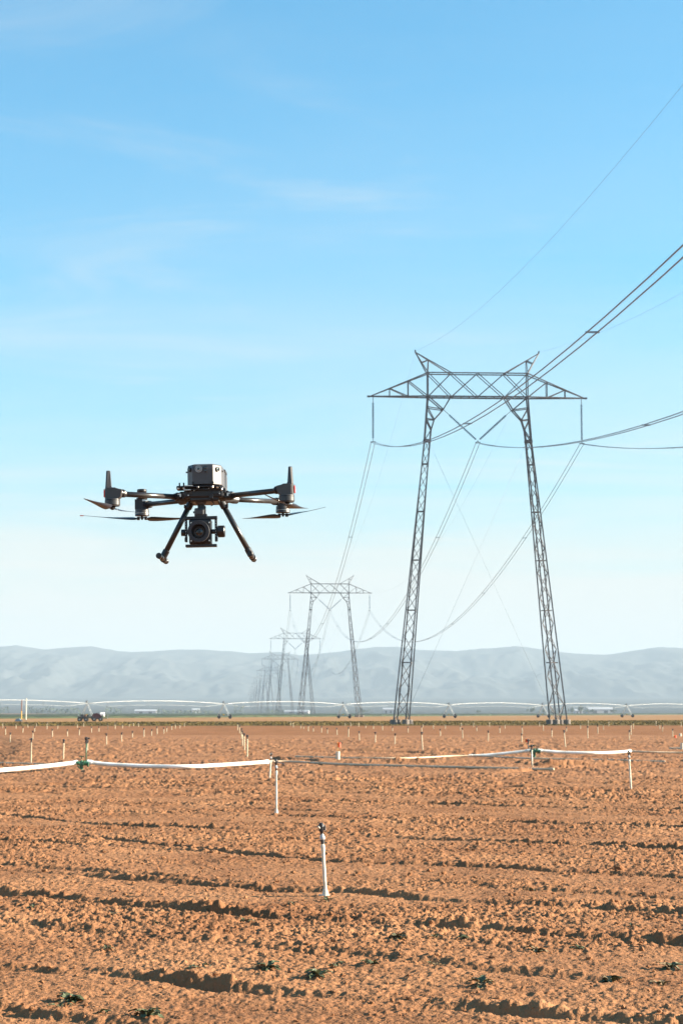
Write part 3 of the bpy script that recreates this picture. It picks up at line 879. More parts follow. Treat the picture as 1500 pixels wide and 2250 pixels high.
# green valve openers ---------------------------------------------
def valve(px, py, D, label, flip=1, s=1.0):
    p = at(px, py, D)
    base = Vector((p.x, p.y, 0))
    t = tag(empty('hydrant_valve', base), label, 'valve', 'green valves on the white pipe')
    z = p.z
    MB().lathe((0, 0, -.05), (0, 0, 1), [(0, .06 * s), (z - .02, .06 * s), (z, .085 * s), (z + .05, .085 * s), (z + .07, .06 * s), (z + .13 * s, .055 * s), (z + .17 * s, .03 * s)], 16).build('valve_body', M['green'], t)
    el = MB().tube([(flip * .02, 0, z), (flip * .10 * s, 0, z + .01), (flip * .17 * s, 0, z - .005), (flip * .21 * s, 0, z - .02)], [.07 * s, .075 * s, .068 * s, .062 * s], 14)
    el.lathe((flip * .2 * s, 0, z - .02), (flip, 0, 0), [(0, .085 * s), (.03, .085 * s)], 14)
    el.build('elbow', M['green'], t)
    MB().tube([(-flip * .02, 0, z), (-flip * .12 * s, -.01, z + .015), (-flip * .17 * s, -.015, z + .02)], [.06 * s, .065 * s, .055 * s], 14).build('coupling', M['green'], t)
    MB().bar((0, 0, z + .15 * s), (0, 0, z + .24 * s), .02).bar((-.09 * s, 0, z + .235 * s), (.09 * s, 0, z + .235 * s), .022).build('handle', M['green'], t)
    MB().bar((-flip * .12 * s, -.06, z - .05), (-flip * .02, -.07, z - .14), .03).bar((flip * .05, -.07, z - .02), (flip * .11 * s, -.08, z + .09), .025).build('latch', M['green'], t)
    return t
valve(179, 1678, 48.7, 'green hydrant valve joining the two left white pipes', 1, 0.78)
valve(1173, 1651, 62.8, 'green hydrant valve joining the two right white pipes', 1, 0.85)
# risers standing on the valves
def valve_riser(px, yb, yt, D, label, colm):
    b = at(px, yb, D); h = (yb - yt) / FPX * D
    t = tag(empty('sprinkler_riser', b), label, 'sprinkler', 'sprinkler risers in the field')
    MB().cyl((0, 0, -.03), (0, 0, h - .12), .015, n=10).build('pole', colm, t)
    o = link_mesh('sprinkler_head', HEAD, None, t); o.location.z = h - .15; o.scale = (1.4, 1.4, 1.1)
    return t
valve_riser(189, 1674, 1622, 48.9, 'dark green riser standing on the left green valve', M['green'])
valve_riser(1160, 1648, 1626, 63.2, 'short dark riser just left of the right green valve', M['dark_metal'])
g = ground_at(1169, 1690)
t = tag(empty('sprinkler_riser', g), 'white riser in front of the right green valve', 'sprinkler', 'sprinkler risers in the field')
MB().cyl((0, 0, -.06), (-.01, 0, .50), .021, n=12).build('pole', M['pvc'], t)
o = link_mesh('sprinkler_head', HEAD, None, t); o.location = (-.01, 0, .49)
MB().lathe((0, 0, -.02), (0, 0, 1), [(0, .05), (.03, .05), (.06, .024)], 12).build('foot', M['grey_fit'], t)

# white standpipe and marker flags --------------------------------
def flag(px, yb, yt, label, w=.07, h=.17):
    g = ground_at(px, yb); H = (yb - yt) / FPX * g.y
    t = tag(empty('marker_flag', g), label, 'flag', 'marker flags in the field')
    MB().cyl((0, 0, -.05), (0, 0, H), .006, n=6).build('wire_stake', M['yellow'], t)
    fl = MB(); n = 6
    for i in range(n):
        a0, a1 = i / n, (i + 1) / n
        f = lambda a: (-.02 + a * w * 1.5, .02 * math.sin(a * 7))
        (x0, y0), (x1, y1) = f(a0), f(a1)
        fl.add([(x0, y0, H - h * (.9 + .1 * a0)), (x1, y1, H - h * (.9 + .1 * a1)), (x1, y1, H - .02 * a1), (x0, y0, H - .02 * a0),
                (x0, y0 + .003, H - h * (.9 + .1 * a0)), (x1, y1 + .003, H - h * (.9 + .1 * a1)), (x1, y1 + .003, H - .02 * a1), (x0, y0 + .003, H - .02 * a0)],
               [(0, 1, 2, 3), (7, 6, 5, 4), (3, 2, 6, 7), (4, 5, 1, 0)])
    fl.build('flag_cloth', M['orange'], t)
    return t
flag(742, 1668, 1632, 'orange-red marker flag on a wire above the white standpipe', .075, .17)
flag(1154, 1640, 1624, 'small red marker flag just left of the right green valve', .09, .16)
flag(1481, 1626, 1616, 'small red marker flag near the right edge of the far field', .09, .15)
def standpipe(px, yb, yt, r, label):
    g = ground_at(px, yb); H = (yb - yt) / FPX * g.y
    t = tag(empty('standpipe', g), label, 'standpipe', 'white standpipes in the field')
    MB().lathe((0, 0, -.05), (0, 0, 1), [(0, r), (H + .05 - .04, r), (H + .05 - .04, r * 1.14), (H + .05, r * 1.14), (H + .05, r * .8), (H, r * .8)], 16).build('pipe_wall', M['pvc'], t)
    rg = MB()
    for i in range(1, 5): rg.lathe((0, 0, H * i / 5.5), (0, 0, 1), [(0, r * 1.01), (.005, r * 1.06), (.018, r * 1.06), (.023, r * 1.01)], 16)
    rg.build('ribs', M['pvc'], t)
    return t
standpipe(742, 1673, 1652, .058, 'white ribbed standpipe under the orange flag')
standpipe(1498, 1649, 1633, .065, 'white standpipe stub cut by the right edge')
standpipe(1494, 1618, 1612, .08, 'small white far standpipe beside the rightmost red flag')

# ------------------------------------------------------------------ far left: posts, utility vehicle, trailer
def post(px, yb, yt, r, label, m, m2=None, extra=None):
    g = ground_at(px, yb); H = (yb - yt) / FPX * g.y
    t = tag(empty('tall_post', g), label, 'post', 'tall posts at the far left')
    MB().lathe((0, 0, 0), (0, 0, 1), [(0, r * 1.5), (.15, r * 1.5), (.2, r), (H * .45, r), (H * .45, r * .95), (H, r * .9)], 12).build('lower_shaft', m, t)
    if m2: MB().lathe((0, 0, H * .45), (0, 0, 1), [(0, r * 1.05), (H * .55, r)], 12).build('upper_shaft', m2, t)
    MB().lathe((0, 0, H - .02), (0, 0, 1), [(0, r * 1.2), (.08, r * 1.2), (.12, r * .5)], 12).build('cap', m2 or m, t)
    MB().box((.0, 0, .05), (r * 4, r * 4, .1)).build('base_plate', M['concrete'], t)
    return t
post(57, 1583, 1536, .11, 'white post, taller of the two at the far left', M['pvc'])
post(47, 1582, 1540, .10, 'post yellow below and rust brown above at the far left', M['yellow'], M['rust'])
g = ground_at(40, 1586)
t = tag(empty('covered_pump', g), 'low blue-grey covered pump at the foot of the yellow post', 'pump')
MB().prism([(-.45, 0), (.5, 0), (.45, .3), (.2, .52), (-.2, .5), (-.48, .22)], 'y', -.35, .35).build('cover', M['tarp'], t)
MB().box((.1, 0, .05), (1.3, .85, .1)).build('skid', M['dark_metal'], t)
MB().cyl((.4, -.3, .2), (.75, -.35, .25), .08, n=10).build('outlet', M['dark_metal'], t)

def wheel(c, r, w, parent, axis=(0, 1, 0)):
    c = Vector(c); a = Vector(axis)
    o = MB().lathe(c - a * w / 2, a, [(0, r * .6), (.0, r * .85), (w * .15, r), (w * .85, r), (w, r * .85), (w, r * .6)], 20).build('wheel', M['rubber'], parent)
    MB().lathe(c - a * (w / 2 + .01), a, [(0, r * .2), (.02, r * .58), (w, r * .58), (w + .02, r * .2)], 14).build('rim', M['galv'], o)
g = ground_at(214, 1585.5)
t = tag(empty('utility_vehicle', g, R(4)), 'small maroon farm vehicle with white front tank beside the pivot tower', 'vehicle')
bd = MB()
bd.prism([(-.95, .45), (.75, .45), (.75, .8), (.35, 1.28), (-.2, 1.42), (-.75, 1.2), (-.95, .95)], 'y', -.5, .5)
bd.build('body', M['maroon'], t)
MB().box((-.1, 0, .45), (2.0, .7, .16)).bar((.7, -.4, .5), (1.75, -.4, .45), .07).bar((.7, .4, .5), (1.75, .4, .45), .07).build('chassis', M['dark_metal'], t)
MB().lathe((.35, 0, 1.12), (1, 0, 0), [(0, .12), (.05, .33), (.12, .40), (.75, .40), (.85, .3), (.88, .1)], 18).build('tank', M['tank'], t)
MB().box((.72, 0, .78), (.4, .8, .3), bev=.03).build('engine_cover', M['green'], t)
MB().bar((1.75, -.5, .4), (1.75, -.5, 1.2), .07).bar((1.75, .5, .4), (1.75, .5, 1.2), .07).bar((1.75, -.5, .45), (1.75, .5, .45), .07).bar((1.75, -.5, 1.0), (1.75, .5, 1.0), .05).build('front_frame', M['galv'], t)
MB().box((-.55, 0, 1.3), (.4, .7, .12), bev=.03).build('seat', M['black'], t)
MB().bar((-.1, 0, 1.35), (.2, 0, 1.6), .04).bar((.2, -.3, 1.6), (.2, .3, 1.6), .04).build('handlebar', M['black'], t)
for x in (-.55, .55):
    for y in (-.5, .5): wheel((x, y, .36), .36, .24, t)
g = ground_at(188, 1586)
t = tag(empty('flatbed_trailer', g, R(3)), 'dark flatbed trailer left of the maroon vehicle', 'trailer')
for i in range(6): MB().box((0, -.62 + .25 * i, .80), (2.5, .23, .06)).build('deck_plank', M['dark_metal'], t)
MB().box((0, -.45, .68), (2.5, .1, .14)).box((0, .45, .68), (2.5, .1, .14)).bar((1.2, 0, .66), (1.75, 0, .62), .08).build('chassis', M['dark_metal'], t)
MB().box((-.3, 0, .62), (1.2, .5, .12)).build('axle_beam', M['galv'], t)
MB().bar((-1.22, -.6, .3), (-1.22, -.6, 1.15), .07).bar((-1.22, .6, .3), (-1.22, .6, 1.15), .07).bar((-1.22, -.6, 1.1), (-1.22, .6, 1.1), .06).bar((-1.22, -.6, .95), (-.4, -.6, .82), .05).build('rear_gate', M['galv'], t)
for k, (x, z, w_) in enumerate(((-.6, 1.0, .5), (-.1, .98, .4), (.4, .95, .35))):
    MB().box((x, .1 * k, z), (w_, .55, .34), bev=.05).build('load_box', M['dark_metal'] if k != 1 else M['rust'], t)
for x in (-.95, .1):
    for y in (-.72, .72): wheel((x, y, .36), .36, .2, t)

# ------------------------------------------------------------------ far valley: sheds, trees, tree belts
def shed(px, py, D, w, d, h, label):
    p = at(px, py, D)
    p.z = 0.0 if D < 2600 else 0.7
    t = tag(empty('farm_shed', p, R(random.uniform(-12, 12))), label, 'shed', 'far farm sheds')
    MB().box((0, 0, h / 2 - .3), (w, d, h + .6)).build('wall', M['wallw'], t)
    MB().prism([(-d / 2 - .4, h), (d / 2 + .4, h), (0, h + d * .22)], 'x', -w / 2 - .4, w / 2 + .4).build('roof', M['roofm'], t)
    for i in (-1, 1): MB().box((i * w * .22, -d / 2 - .03, h * .35), (w * .16, .06, h * .7)).build('door', M['dark_metal'], t)
    return t
for a in ((320, 1566, 2300, 26, 10, 3.2, 'long low pale shed far behind the left pivot span'), (430, 1560, 2480, 10, 9, 5.0, 'white shed beyond the pivot pipe left of its second tower'),
          (1316, 1562, 2350, 32, 12, 5.5, 'long white shed among trees right of the nearest pylon'), (1270, 1563, 2400, 10, 8, 4, 'small white shed between the trees right of the nearest pylon'),
          (853, 1560, 2450, 14, 10, 5.5, 'white shed just left of the near pylon mast'), (652, 1566, 2300, 30, 9, 2.6, 'low pale shed behind the second pylon')):
    shed(*a)
def crown_mesh(seed):
    r_ = np.random.default_rng(seed)
    V, F = [], []
    cl_ = [(r_.normal(0, .33, 3) * (1, 1, .6) + (0, 0, .62)) for _ in range(9)]
    for c in cl_:
        for _ in range(70):
            d = r_.normal(0, 1, 3); d /= np.linalg.norm(d)
            p = c + d * r_.uniform(.12, .27)
            a, b = r_.normal(0, .07, 3), r_.normal(0, .07, 3)
            n = len(V); V += [p, p + a, p + b]; F.append((n, n + 1, n + 2))
    return np_mesh('crown', np.array(V), np.array(F), False)
CR = [crown_mesh(s_) for s_ in (1, 2, 3)]
TR = MB().tube([(0, 0, -.05), (.01, 0, .25), (-.02, .01, .55)], [.045, .032, .015], 7).tube([(0, 0, .28), (.12, .02, .55)], [.02, .008], 6).tube([(0, 0, .32), (-.13, -.03, .6)], [.02, .008], 6).mesh('trunk', M['bark'])
def tree(px, D, h, wdt, label, k):
    p = at(px, 1566, D); p.z = 0
    t = tag(empty('far_tree', p, random.uniform(0, 6)), label, 'tree', 'trees far across the valley')
    a = link_mesh('crown', CR[k % 3], M['leaf'], t); a.scale = (wdt, wdt, h)
    b = link_mesh('trunk', TR, None, t); b.scale = (h, h, h)
    return t
for k, (px, D, h, w, lb) in enumerate(((1168, 2200, 7, 6.5, 'round dark tree left of the pylon right mast'), (1194, 2250, 5, 4.5, 'small tree close to the left of the pylon right mast'),
        (1213, 2250, 5, 6, 'low tree behind the pylon right mast'), (1257, 2200, 7, 4.5, 'tree just right of the pylon right mast'), (1274, 2230, 8, 8, 'broad tree second right of the pylon right mast'),
        (1291, 2260, 6, 5, 'small tree third right of the pylon right mast'), (1301, 2240, 5, 6, 'low tree left of the long white shed'), (1345, 2300, 5, 6, 'small tree right of the long white shed'),
        (795, 2300, 6, 8, 'tree behind the third pivot tower'), (1052, 2300, 4, 5, 'lone small tree right of the near pylon left mast'))):
    tree(px, D, h, w, lb, k)
def belt(px0, px1, D, h, label):
    a, b = at(px0, 1566, D), at(px1, 1566, D)
    n = max(60, int((b.x - a.x) * 9))
    r_ = np.random.default_rng(int(px0) + 500)
    x = r_.uniform(a.x, b.x, n); top = h * (0.55 + 0.6 * vnoise(x * .09, x * 0, 6))
    z = r_.random(n) * top; y = D + r_.normal(0, 4, n)
    V = np.zeros((n, 3, 3)); s_ = r_.uniform(.5, 1.1, (n, 1))
    c = np.stack([x, y, z], 1)
    for j in range(3): V[:, j] = c + r_.normal(0, 1, (n, 3)) * s_ * .9
    V[:, :, 2] = np.maximum(V[:, :, 2], 0)
    o = link_mesh('tree_belt', np_mesh('tree_belt', V.reshape(-1, 3), np.arange(n * 3).reshape(n, 3), False), M['leaf'])
    return tag(o, label, 'tree belt', 'far tree belts', 'stuff')
belt(-20, 20, 2300, 7, 'hazy tree belt at the left edge behind the posts'); belt(60, 175, 2350, 8, 'hazy tree belt left of the maroon vehicle')
belt(232, 268, 2350, 10, 'hazy tree belt right of the maroon vehicle'); belt(300, 470, 2400, 6, 'long low hazy tree belt behind the left pivot span')
belt(512, 538, 2300, 9, 'tall hazy tree clump right of the second pivot tower'); belt(585, 628, 2350, 6, 'hazy tree belt at the feet of the far pylons')

# ------------------------------------------------------------------ loose clods and weeds on the near soil
def loose_clods(n):
    bm = bmesh.new(); bmesh.ops.create_icosphere(bm, subdivisions=1, radius=1)
    BV = np.array([v.co[:] for v in bm.verts]); bm.verts.index_update()
    BF = np.array([[v.index for v in f.verts] for f in bm.faces]); bm.free()
    # density falls with distance
    D = 7.0 * np.exp(rng.random(n) * math.log(34 / 7.0))
    X = rng.uniform(-1, 1, n) * (0.6 + 0.235 * D)
    size = np.clip(rng.lognormal(math.log(.0088), .45, n), .004, .03) * np.clip(D / 12, .8, 1.5)
    Z = soil_height(X, D, np.full(n, .02)) + size * .25
    ang = rng.uniform(0, 6.28, n)
    sc = rng.uniform(.6, 1.3, (n, 3)) * (1, 1, .75)
    allV = np.zeros((n, len(BV), 3), np.float32)
    jit = rng.normal(1, .17, (n, len(BV), 1))
    v = BV[None] * jit * sc[:, None, :] * size[:, None, None]
    c, s_ = np.cos(ang)[:, None], np.sin(ang)[:, None]
    allV[:, :, 0] = v[:, :, 0] * c - v[:, :, 1] * s_ + X[:, None]
    allV[:, :, 1] = v[:, :, 0] * s_ + v[:, :, 1] * c + D[:, None]
    allV[:, :, 2] = v[:, :, 2] + Z[:, None]
    F = (BF[None] + (np.arange(n) * len(BV))[:, None, None]).reshape(-1, 3)
    return np_mesh('loose_clods', allV.reshape(-1, 3), F, False)
tag(link_mesh('loose_clods', loose_clods(5000), M['soil']), 'loose lumps of dry orange soil strewn over the near field', 'soil', kind='stuff')

def leaf_mesh(seed, m):
    r_ = random.Random(seed)
    V, F = [], []
    n = 5
    for i in range(n + 1):
        f = i / n; w = .30 * math.sin(math.pi * min(.97, f * .9 + .08)) * (1 + .35 * (-1) ** i)
        z = .55 * f - .62 * f * f
        V += [(f, -w, z + .06 * r_.random()), (f, 0, z - .04), (f, w, z + .06 * r_.random())]
    for i in range(n):
        a = 3 * i
        F += [(a, a + 1, a + 4, a + 3), (a + 1, a + 2, a + 5, a + 4)]
    me_ = bpy.data.meshes.new('leaf'); me_.from_pydata(V, [], F); me_.materials.append(m)
    return me_
LEAF = [leaf_mesh(1, M['weed']), leaf_mesh(2, M['weed']), leaf_mesh(3, M['dry'])]
WEEDS = [(697, 2150, 'bushiest green weed near the centre of the bottom foreground'), (1058, 2172, 'green weed right of centre near the bottom'), (155, 2204, 'green weed at lower left beside a dark clod'),
         (320, 2238, 'wide flat weed at the bottom edge left of centre'), (1342, 2156, 'dark weed at the lower right'), (1450, 2168, 'low weed near the right edge at the bottom'),
         (235, 2094, 'small weed left above the front rut'), (135, 2218, 'dry weed at lower left corner'), (440, 2135, 'small dry weed left of the front rut'), (590, 2133, 'dark leafy weed left of the bushiest weed'),
         (735, 2132, 'small weed just above the bushiest weed'), (815, 2126, 'flat weed right above the bushiest weed'), (960, 2128, 'pair-leaf weed in the middle foreground'),
         (872, 2072, 'green weed in the mid foreground left of centre line'), (958, 2068, 'small green weed among clods in the middle'), (1020, 2070, 'small weed right of the middle clods'),
         (1180, 2092, 'dark weed among clods right of centre'), (1270, 2087, 'little weed right of centre above the rut'), (1390, 2040, 'tiny weed at right on the second bank'),
         (1160, 1958, 'tiny weed on the bank at right'), (245, 2015, 'tiny weed on the left bank'), (340, 2034, 'small weed below the left bank'), (640, 1996, 'tiny weed left of the nearest riser'),
         (540, 2033, 'small weed in the soil left of the riser'), (722, 1982, 'small weed at the foot of the nearest riser'), (70, 1998, 'tiny weed on the bank at the left edge'),
         (1470, 2130, 'dark weed clump at the right edge'), (228, 2232, 'dry weed beside the wide flat weed')]
for k, (px, py, lb) in enumerate(WEEDS):
    g = ground_at(px, py)
    g.z = float(soil_height(np.array([g.x]), np.array([g.y]), np.array([.015]))[0])
    big = lb.startswith(('bush', 'wide', 'green', 'dark'))
    t = tag(empty('weed', g), lb, 'weed', 'weeds in the foreground soil')
    for i in range(11 if big else 7):
        o = link_mesh('leaf', LEAF[random.choice((0, 1, 0, 2) if k % 4 else (0, 2, 2, 1))], None, t)
        s_ = random.uniform(.04, .068) * (1.45 if big else .95)
        o.scale = (s_, s_ * .8, s_ * random.uniform(.9, 1.6))
        o.rotation_euler = (random.uniform(-.3, .3), random.uniform(-.55, .15), i * 2.4 + random.uniform(-.4, .4))
        o.location = (random.uniform(-.02, .02), random.uniform(-.02, .02), .004)

# ------------------------------------------------------------------ the drone
def make_drone():
    root = empty('quadcopter_drone', (-0.5177, 7.1, 2.3163))
    root.rotation_euler = (0, R(-1.25), R(-0.6))
    P, G = M['dplastic'], M['dgrey']
    # fuselage: faceted nose, body running back
    zb, zt = .040, .116
    def sect(y, w, c, zb_, zt_): return [(-w, y + c), (-w + c * .62, y), (w - c * .62, y), (w, y + c)]
    fu = MB()
    plan = [(-.063, -.085), (-.041, -.118), (.036, -.118), (.066, -.078), (.072, .02), (.070, .17), (.05, .20), (-.05, .20), (-.066, .17), (-.066, .02)]
    plant = [(x * (.97 if y < 0 else .93), y + (.006 if y < 0 else -.01)) for x, y in plan]
    n = len(plan)
    ring = lambda pl, z: [(x, y, z) for x, y in pl]
    V = ring(plan, zb) + ring(plan, .100) + ring(plant, zt) + ring([(x * .86, y * .9 + .004) for x, y in plant], zt + .004)
    F = [tuple(range(n))[::-1]] + [(r * n + i, r * n + (i + 1) % n, (r + 1) * n + (i + 1) % n, (r + 1) * n + i) for r in range(3) for i in range(n)] + [tuple(range(3 * n, 4 * n))]
    fu.add(V, F)
    body = fu.build('fuselage', M['shell'], root)
    bv = body.modifiers.new('bevel', 'BEVEL'); bv.width = .0022; bv.segments = 2; bv.limit_method = 'ANGLE'
    # side grille slats
    for s in (-1, 1):
        for i in range(9):
            z = .048 + .0062 * i
            MB().box((s * (.0705 if s > 0 else .0668), .045, z), (.004, .07, .0032)).build('vent_slat', P, body)
        MB().box((s * (.071 if s > 0 else .067), .05, .105), (.008, .09, .012), bev=.003).build('side_cover', G, body)
    # nose sensors
    def lens(c, ax, r, l, rg, nm):
        o = MB().lathe(c, ax, [(-.004, r), (l, r), (l, r * .8), (l * .4, r * .78), (l * .4, r * .1)], 24).build(nm, rg, body)
        MB().lathe(Vector(c) + Vector(ax).normalized() * (l * .3), ax, [(0, r * .74), (l * .4, r * .6), (l * .5, r * .2)], 20).build('lens', M['glass'], o)
        return o
    fc = lens((-.0175, -.118, .0985), (0, -1, -.02), .0135, .006, M['ring'], 'nose_camera')
    MB().lathe((-.0175, -.1225, .0985), (0, -1, 0), [(0, .0088), (.0015, .0088), (.0018, .007)], 20).build('inner_ring', M['ring'], fc)
    MB().lathe((-.0175, -.1242, .0985), (0, -1, 0), [(0, .0052), (.001, .0045)], 16).build('pupil', M['glass'], fc)
    tw = MB()
    pl = [(.0088 + .0065 * math.cos(a), (.0155 if 0 <= a <= math.pi else 0) + .0905 + .0065 * math.sin(a) - (.002 if 0 <= a <= math.pi else 0)) for a in [2 * math.pi * k / 24 for k in range(24)]]
    tw.prism(pl, 'y', -.1225, -.112)
    two = tw.build('twin_sensor', M['mast'], body)
    for z in (.0915, .103): MB().lathe((.0088, -.1222, z), (0, -1, 0), [(0, .0046), (.001, .0044), (.0014, .002)], 16).build('lens', M['glass'], two)
    for s, ax, c in ((-1, (-.83, -.55, .0), (-.0525, -.102, .099)), (1, (.8, -.6, 0), (.0515, -.098, .0985))):
        lens(c, ax, .0088, .005, P, 'stereo_sensor')
    for x, y, z in ((-.039, -.1175, .046), (.034, -.1185, .046)):
        MB().lathe((x, y, z), (0, -1, 0), [(-.002, .005), (.003, .005), (.003, .002)], 12).build('fixing_screw', P, body)
    # small side pins on the nose
    MB().cyl((-.064, -.07, .093), (-.070, -.07, .093), .003, n=10).cyl((.066, -.068, .094), (.071, -.068, .094), .0035, n=10).build('nose_pin', P, body)
    # damping plate below the nose
    dp = MB().box((-.018, -.095, .030), (.164, .085, .005), bev=.0015).box((.004, -.09, .0205), (.13, .07, .0045), bev=.001)
    dp.box((-.082, -.10, .0285), (.040, .05, .014), bev=.003)
    pl_ = dp.build('damper_plate', P, root)
    for x in (-.0905, -.0745):
        MB().cyl((x, -.118, .033), (x, -.118, .0475), .0028, n=10).build('pin', G, pl_)
    for x, y, z in ((-.094, -.128, .0255), (-.073, -.128, .0255), (-.02, -.14, .026), (.035, -.135, .027), (.053, -.13, .0275), (.066, -.11, .021)):
        MB().lathe((x, y, z), (0, -1, 0), [(-.005, .003), (-.002, .0052), (.003, .0052), (.006, .0025)], 12).build('damper_ball', M['screw'] if x > .03 or x < -.07 else G, pl_)
    MB().box((-.055, -.135, .0335), (.03, .012, .003)).box((-.06, -.132, .018), (.026, .012, .003)).build('bracket_strip', M['screw'], pl_)
    # central hub that carries the arms
    hb = MB().box((.0, .02, .012), (.15, .26, .046), bev=.008).box((0, -.06, -.008), (.11, .09, .03), bev=.006)
    hub = hb.build('centre_hub', P, root)
    for x, y, z, w, h in ((-.050, -.108, .014, .012, .02), (.045, -.108, .012, .03, .022), (.072, -.10, .016, .02, .018), (-.07, -.1, .008, .02, .016), (.028, -.11, -.006, .014, .018)):
        MB().box((x, y, z), (w, .012, h), bev=.002).build('hub_panel', P if x > 0 else G, hub)
    for x, z in ((.042, .02), (.06, .004), (-.036, .018), (-.058, .0), (.02, .024)):
        MB().lathe((x, -.112, z), (0, -1, 0), [(0, .0024), (.004, .0024)], 8).build('bolt', M['screw'], hub)
    # loose cables under the hub
    for pts in (((.02, -.09, -.005), (.035, -.10, -.028), (.038, -.10, -.036), (.025, -.1, -.041)), ((.012, -.09, .0), (.024, -.105, -.02), (.036, -.102, -.03))):
        MB().tube(pts, .0016, 6).build('cable', M['black'], hub)
    # arms
    for s in (-1, 1):
        # front arm
        a = MB().tube([(s * .100, -.085, -.002), (s * .285, -.280, -.010)], .0102, 20).build('front_arm', M['carbon'], root)
        d = (Vector((s * .285, -.280, -.010)) - Vector((s * .100, -.085, -.002))).normalized()
        r0 = Vector((s * .100, -.085, -.002))
        MB().lathe(r0 - d * .05, d, [(0, .017), (.012, .0175), (.014, .0155), (.034, .0155), (.036, .0165), (.056, .0165), (.06, .0135), (.068, .0125)], 18).build('arm_clamp', P, a)
        MB().box(r0 + d * -.005 + Vector((0, -.0165, .004)), (.02, .004, .012)).build('clamp_lever', M['screw'], a)
        MB().box((s * .070, -.065, .002), (.05, .05, .032), bev=.006).build('arm_root', P, a)
        # motor pod
        mx, my = s * .320, -.300
        pod = MB()
        pod.prism([(s * .338, -.036), (s * .300, -.036), (s * .286, -.022), (s * .282, .004), (s * .300, .008), (s * .309, .012), (s * .338, .012)], 'y', -.316, -.284)
        po = pod.build('motor_pod', M['mast'], root)
        bvm = po.modifiers.new('bevel', 'BEVEL'); bvm.width = .003; bvm.segments = 2; bvm.limit_method = 'ANGLE'
        for k in range(3):
            x = s * (.297 - .0085 * k)
            MB().lathe((x + s * .002, -.298 + .008 * k, -.0075), d, [(0, .0148), (.0045, .0148)], 18).build('pod_rib', M['mast'] if k != 1 else P, po)
        MB().lathe((s * .288, -.287, -.009), -d, [(0, .0142), (.012, .0142), (.018, .011)], 18).build('arm_sleeve', P, po)
        # antenna mast (four-sided, tapering up)
        V = []
        for z, x0, x1, y0, y1 in ((-.030, .346, .320, -.315, -.285), (.012, .345, .3205, -.314, -.286), (.018, .3445, .3235, -.313, -.287), (.073, .3415, .3275, -.308, -.292), (.0755, .340, .329, -.306, -.294)):
            V += [(s * x0, y0 + .004, z), (s * (x0 - .006), y0, z), (s * x1, y0 + .003, z), (s * x1, y1, z), (s * x0, y1, z)]
        F = [tuple(range(5))] + [(r * 5 + i, r * 5 + (i + 1) % 5, (r + 1) * 5 + (i + 1) % 5, (r + 1) * 5 + i) for r in range(4) for i in range(5)] + [tuple(range(20, 25))]
        am = MB().add(V, F).build('antenna_mast', M['mast'], root)
        ld = MB().box((s * .3485, -.300, -.010), (.0055, .022, .026), bev=.002).build('red_lamp', M['led'], am)
        MB().box((s * .3485, -.300, .006), (.0045, .02, .004)).build('lamp_cap', M['screw'], am)
        # front motor
        mo = MB().lathe((mx, my, -.030), (0, 0, -1), [(0, .024), (.001, .0275), (.004, .0283), (.005, .027), (.0065, .0283), (.022, .0283), (.0235, .0268), (.0265, .026), (.027, .02)], 32).build('motor', G, root)
        hbm = MB().lathe((mx, my, -.056), (0, 0, -1), [(0, .009), (.004, .011), (.010, .010), (.014, .004)], 16).build('propeller_hub', P, mo)
        # rear arm
        ra = MB().tube([(s * .085, .085, .004), (s * .262, .286, .014)], .0098, 20).build('rear_arm', M['carbon'], root)
        d2 = (Vector((s * .262, .286, .014)) - Vector((s * .085, .085, .004))).normalized()
        q0 = Vector((s * .085, .085, .004))
        MB().lathe(q0 - d2 * .05, d2, [(0, .0155), (.03, .016), (.032, .0145), (.05, .0145), (.068, .0165), (.085, .0165), (.09, .012)], 18).build('arm_clamp', P if s < 0 else G, ra)
        bx, by = s * .281, .300
        pd = MB().prism([(s * .308, -.004), (s * .262, -.004), (s * .252, .006), (s * .248, .022), (s * .262, .026), (s * .272, .036), (s * .308, .036)], 'y', .284, .318)
        pd.lathe((s * .256, .292, .0145), -d2, [(0, .0145), (.016, .0145), (.024, .011)], 18)
        pdo = pd.build('motor_pod', P, root)
        for k in range(2): MB().lathe((s * (.262 - .007 * k), .290 - .006 * k, .0145), d2, [(0, .0155), (.003, .0155)], 18).build('pod_rib', G, pdo)
        MB().box((s * .272, .282, .0305), (.012, .004, .007)).build('pod_badge', M['screw'], pdo)
        pk = MB().lathe((bx, by, .036), (0, 0, 1), [(0, .021), (.004, .0225), (.006, .0215), (.008, .012), (.028, .012), (.029, .0185), (.033, .0195), (.039, .0195), (.041, .018)], 28).build('positioning_antenna', P, root) if s < 0 else \
             MB().lathe((bx, by, .032), (0, 0, 1), [(0, .014), (.006, .015), (.010, .013)], 24).build('pod_cap', P, root)
        rm = MB().lathe((bx, by, -.003), (0, 0, -1), [(0, .020), (.001, .0275), (.016, .028), (.017, .029), (.019, .029), (.020, .0275), (.0245, .0285), (.0265, .0285), (.027, .018)], 32).build('motor', G, root)
        MB().lathe((bx, by, -.0198), (0, 0, -1), [(0, .0293), (.0012, .0293)], 32).build('motor_ring', M['screw'], rm)
        MB().box((bx, by, -.0375), (.040, .014, .004)).cyl((bx - .015, by, -.0335), (bx - .015, by, -.046), .006, n=12).cyl((bx + .015, by, -.0335), (bx + .015, by, -.046), .006, n=12).lathe((bx, by, -.03), (0, 0, -1), [(0, .006), (.014, .004), (.016, .002)], 12).build('propeller_hub', P, rm)
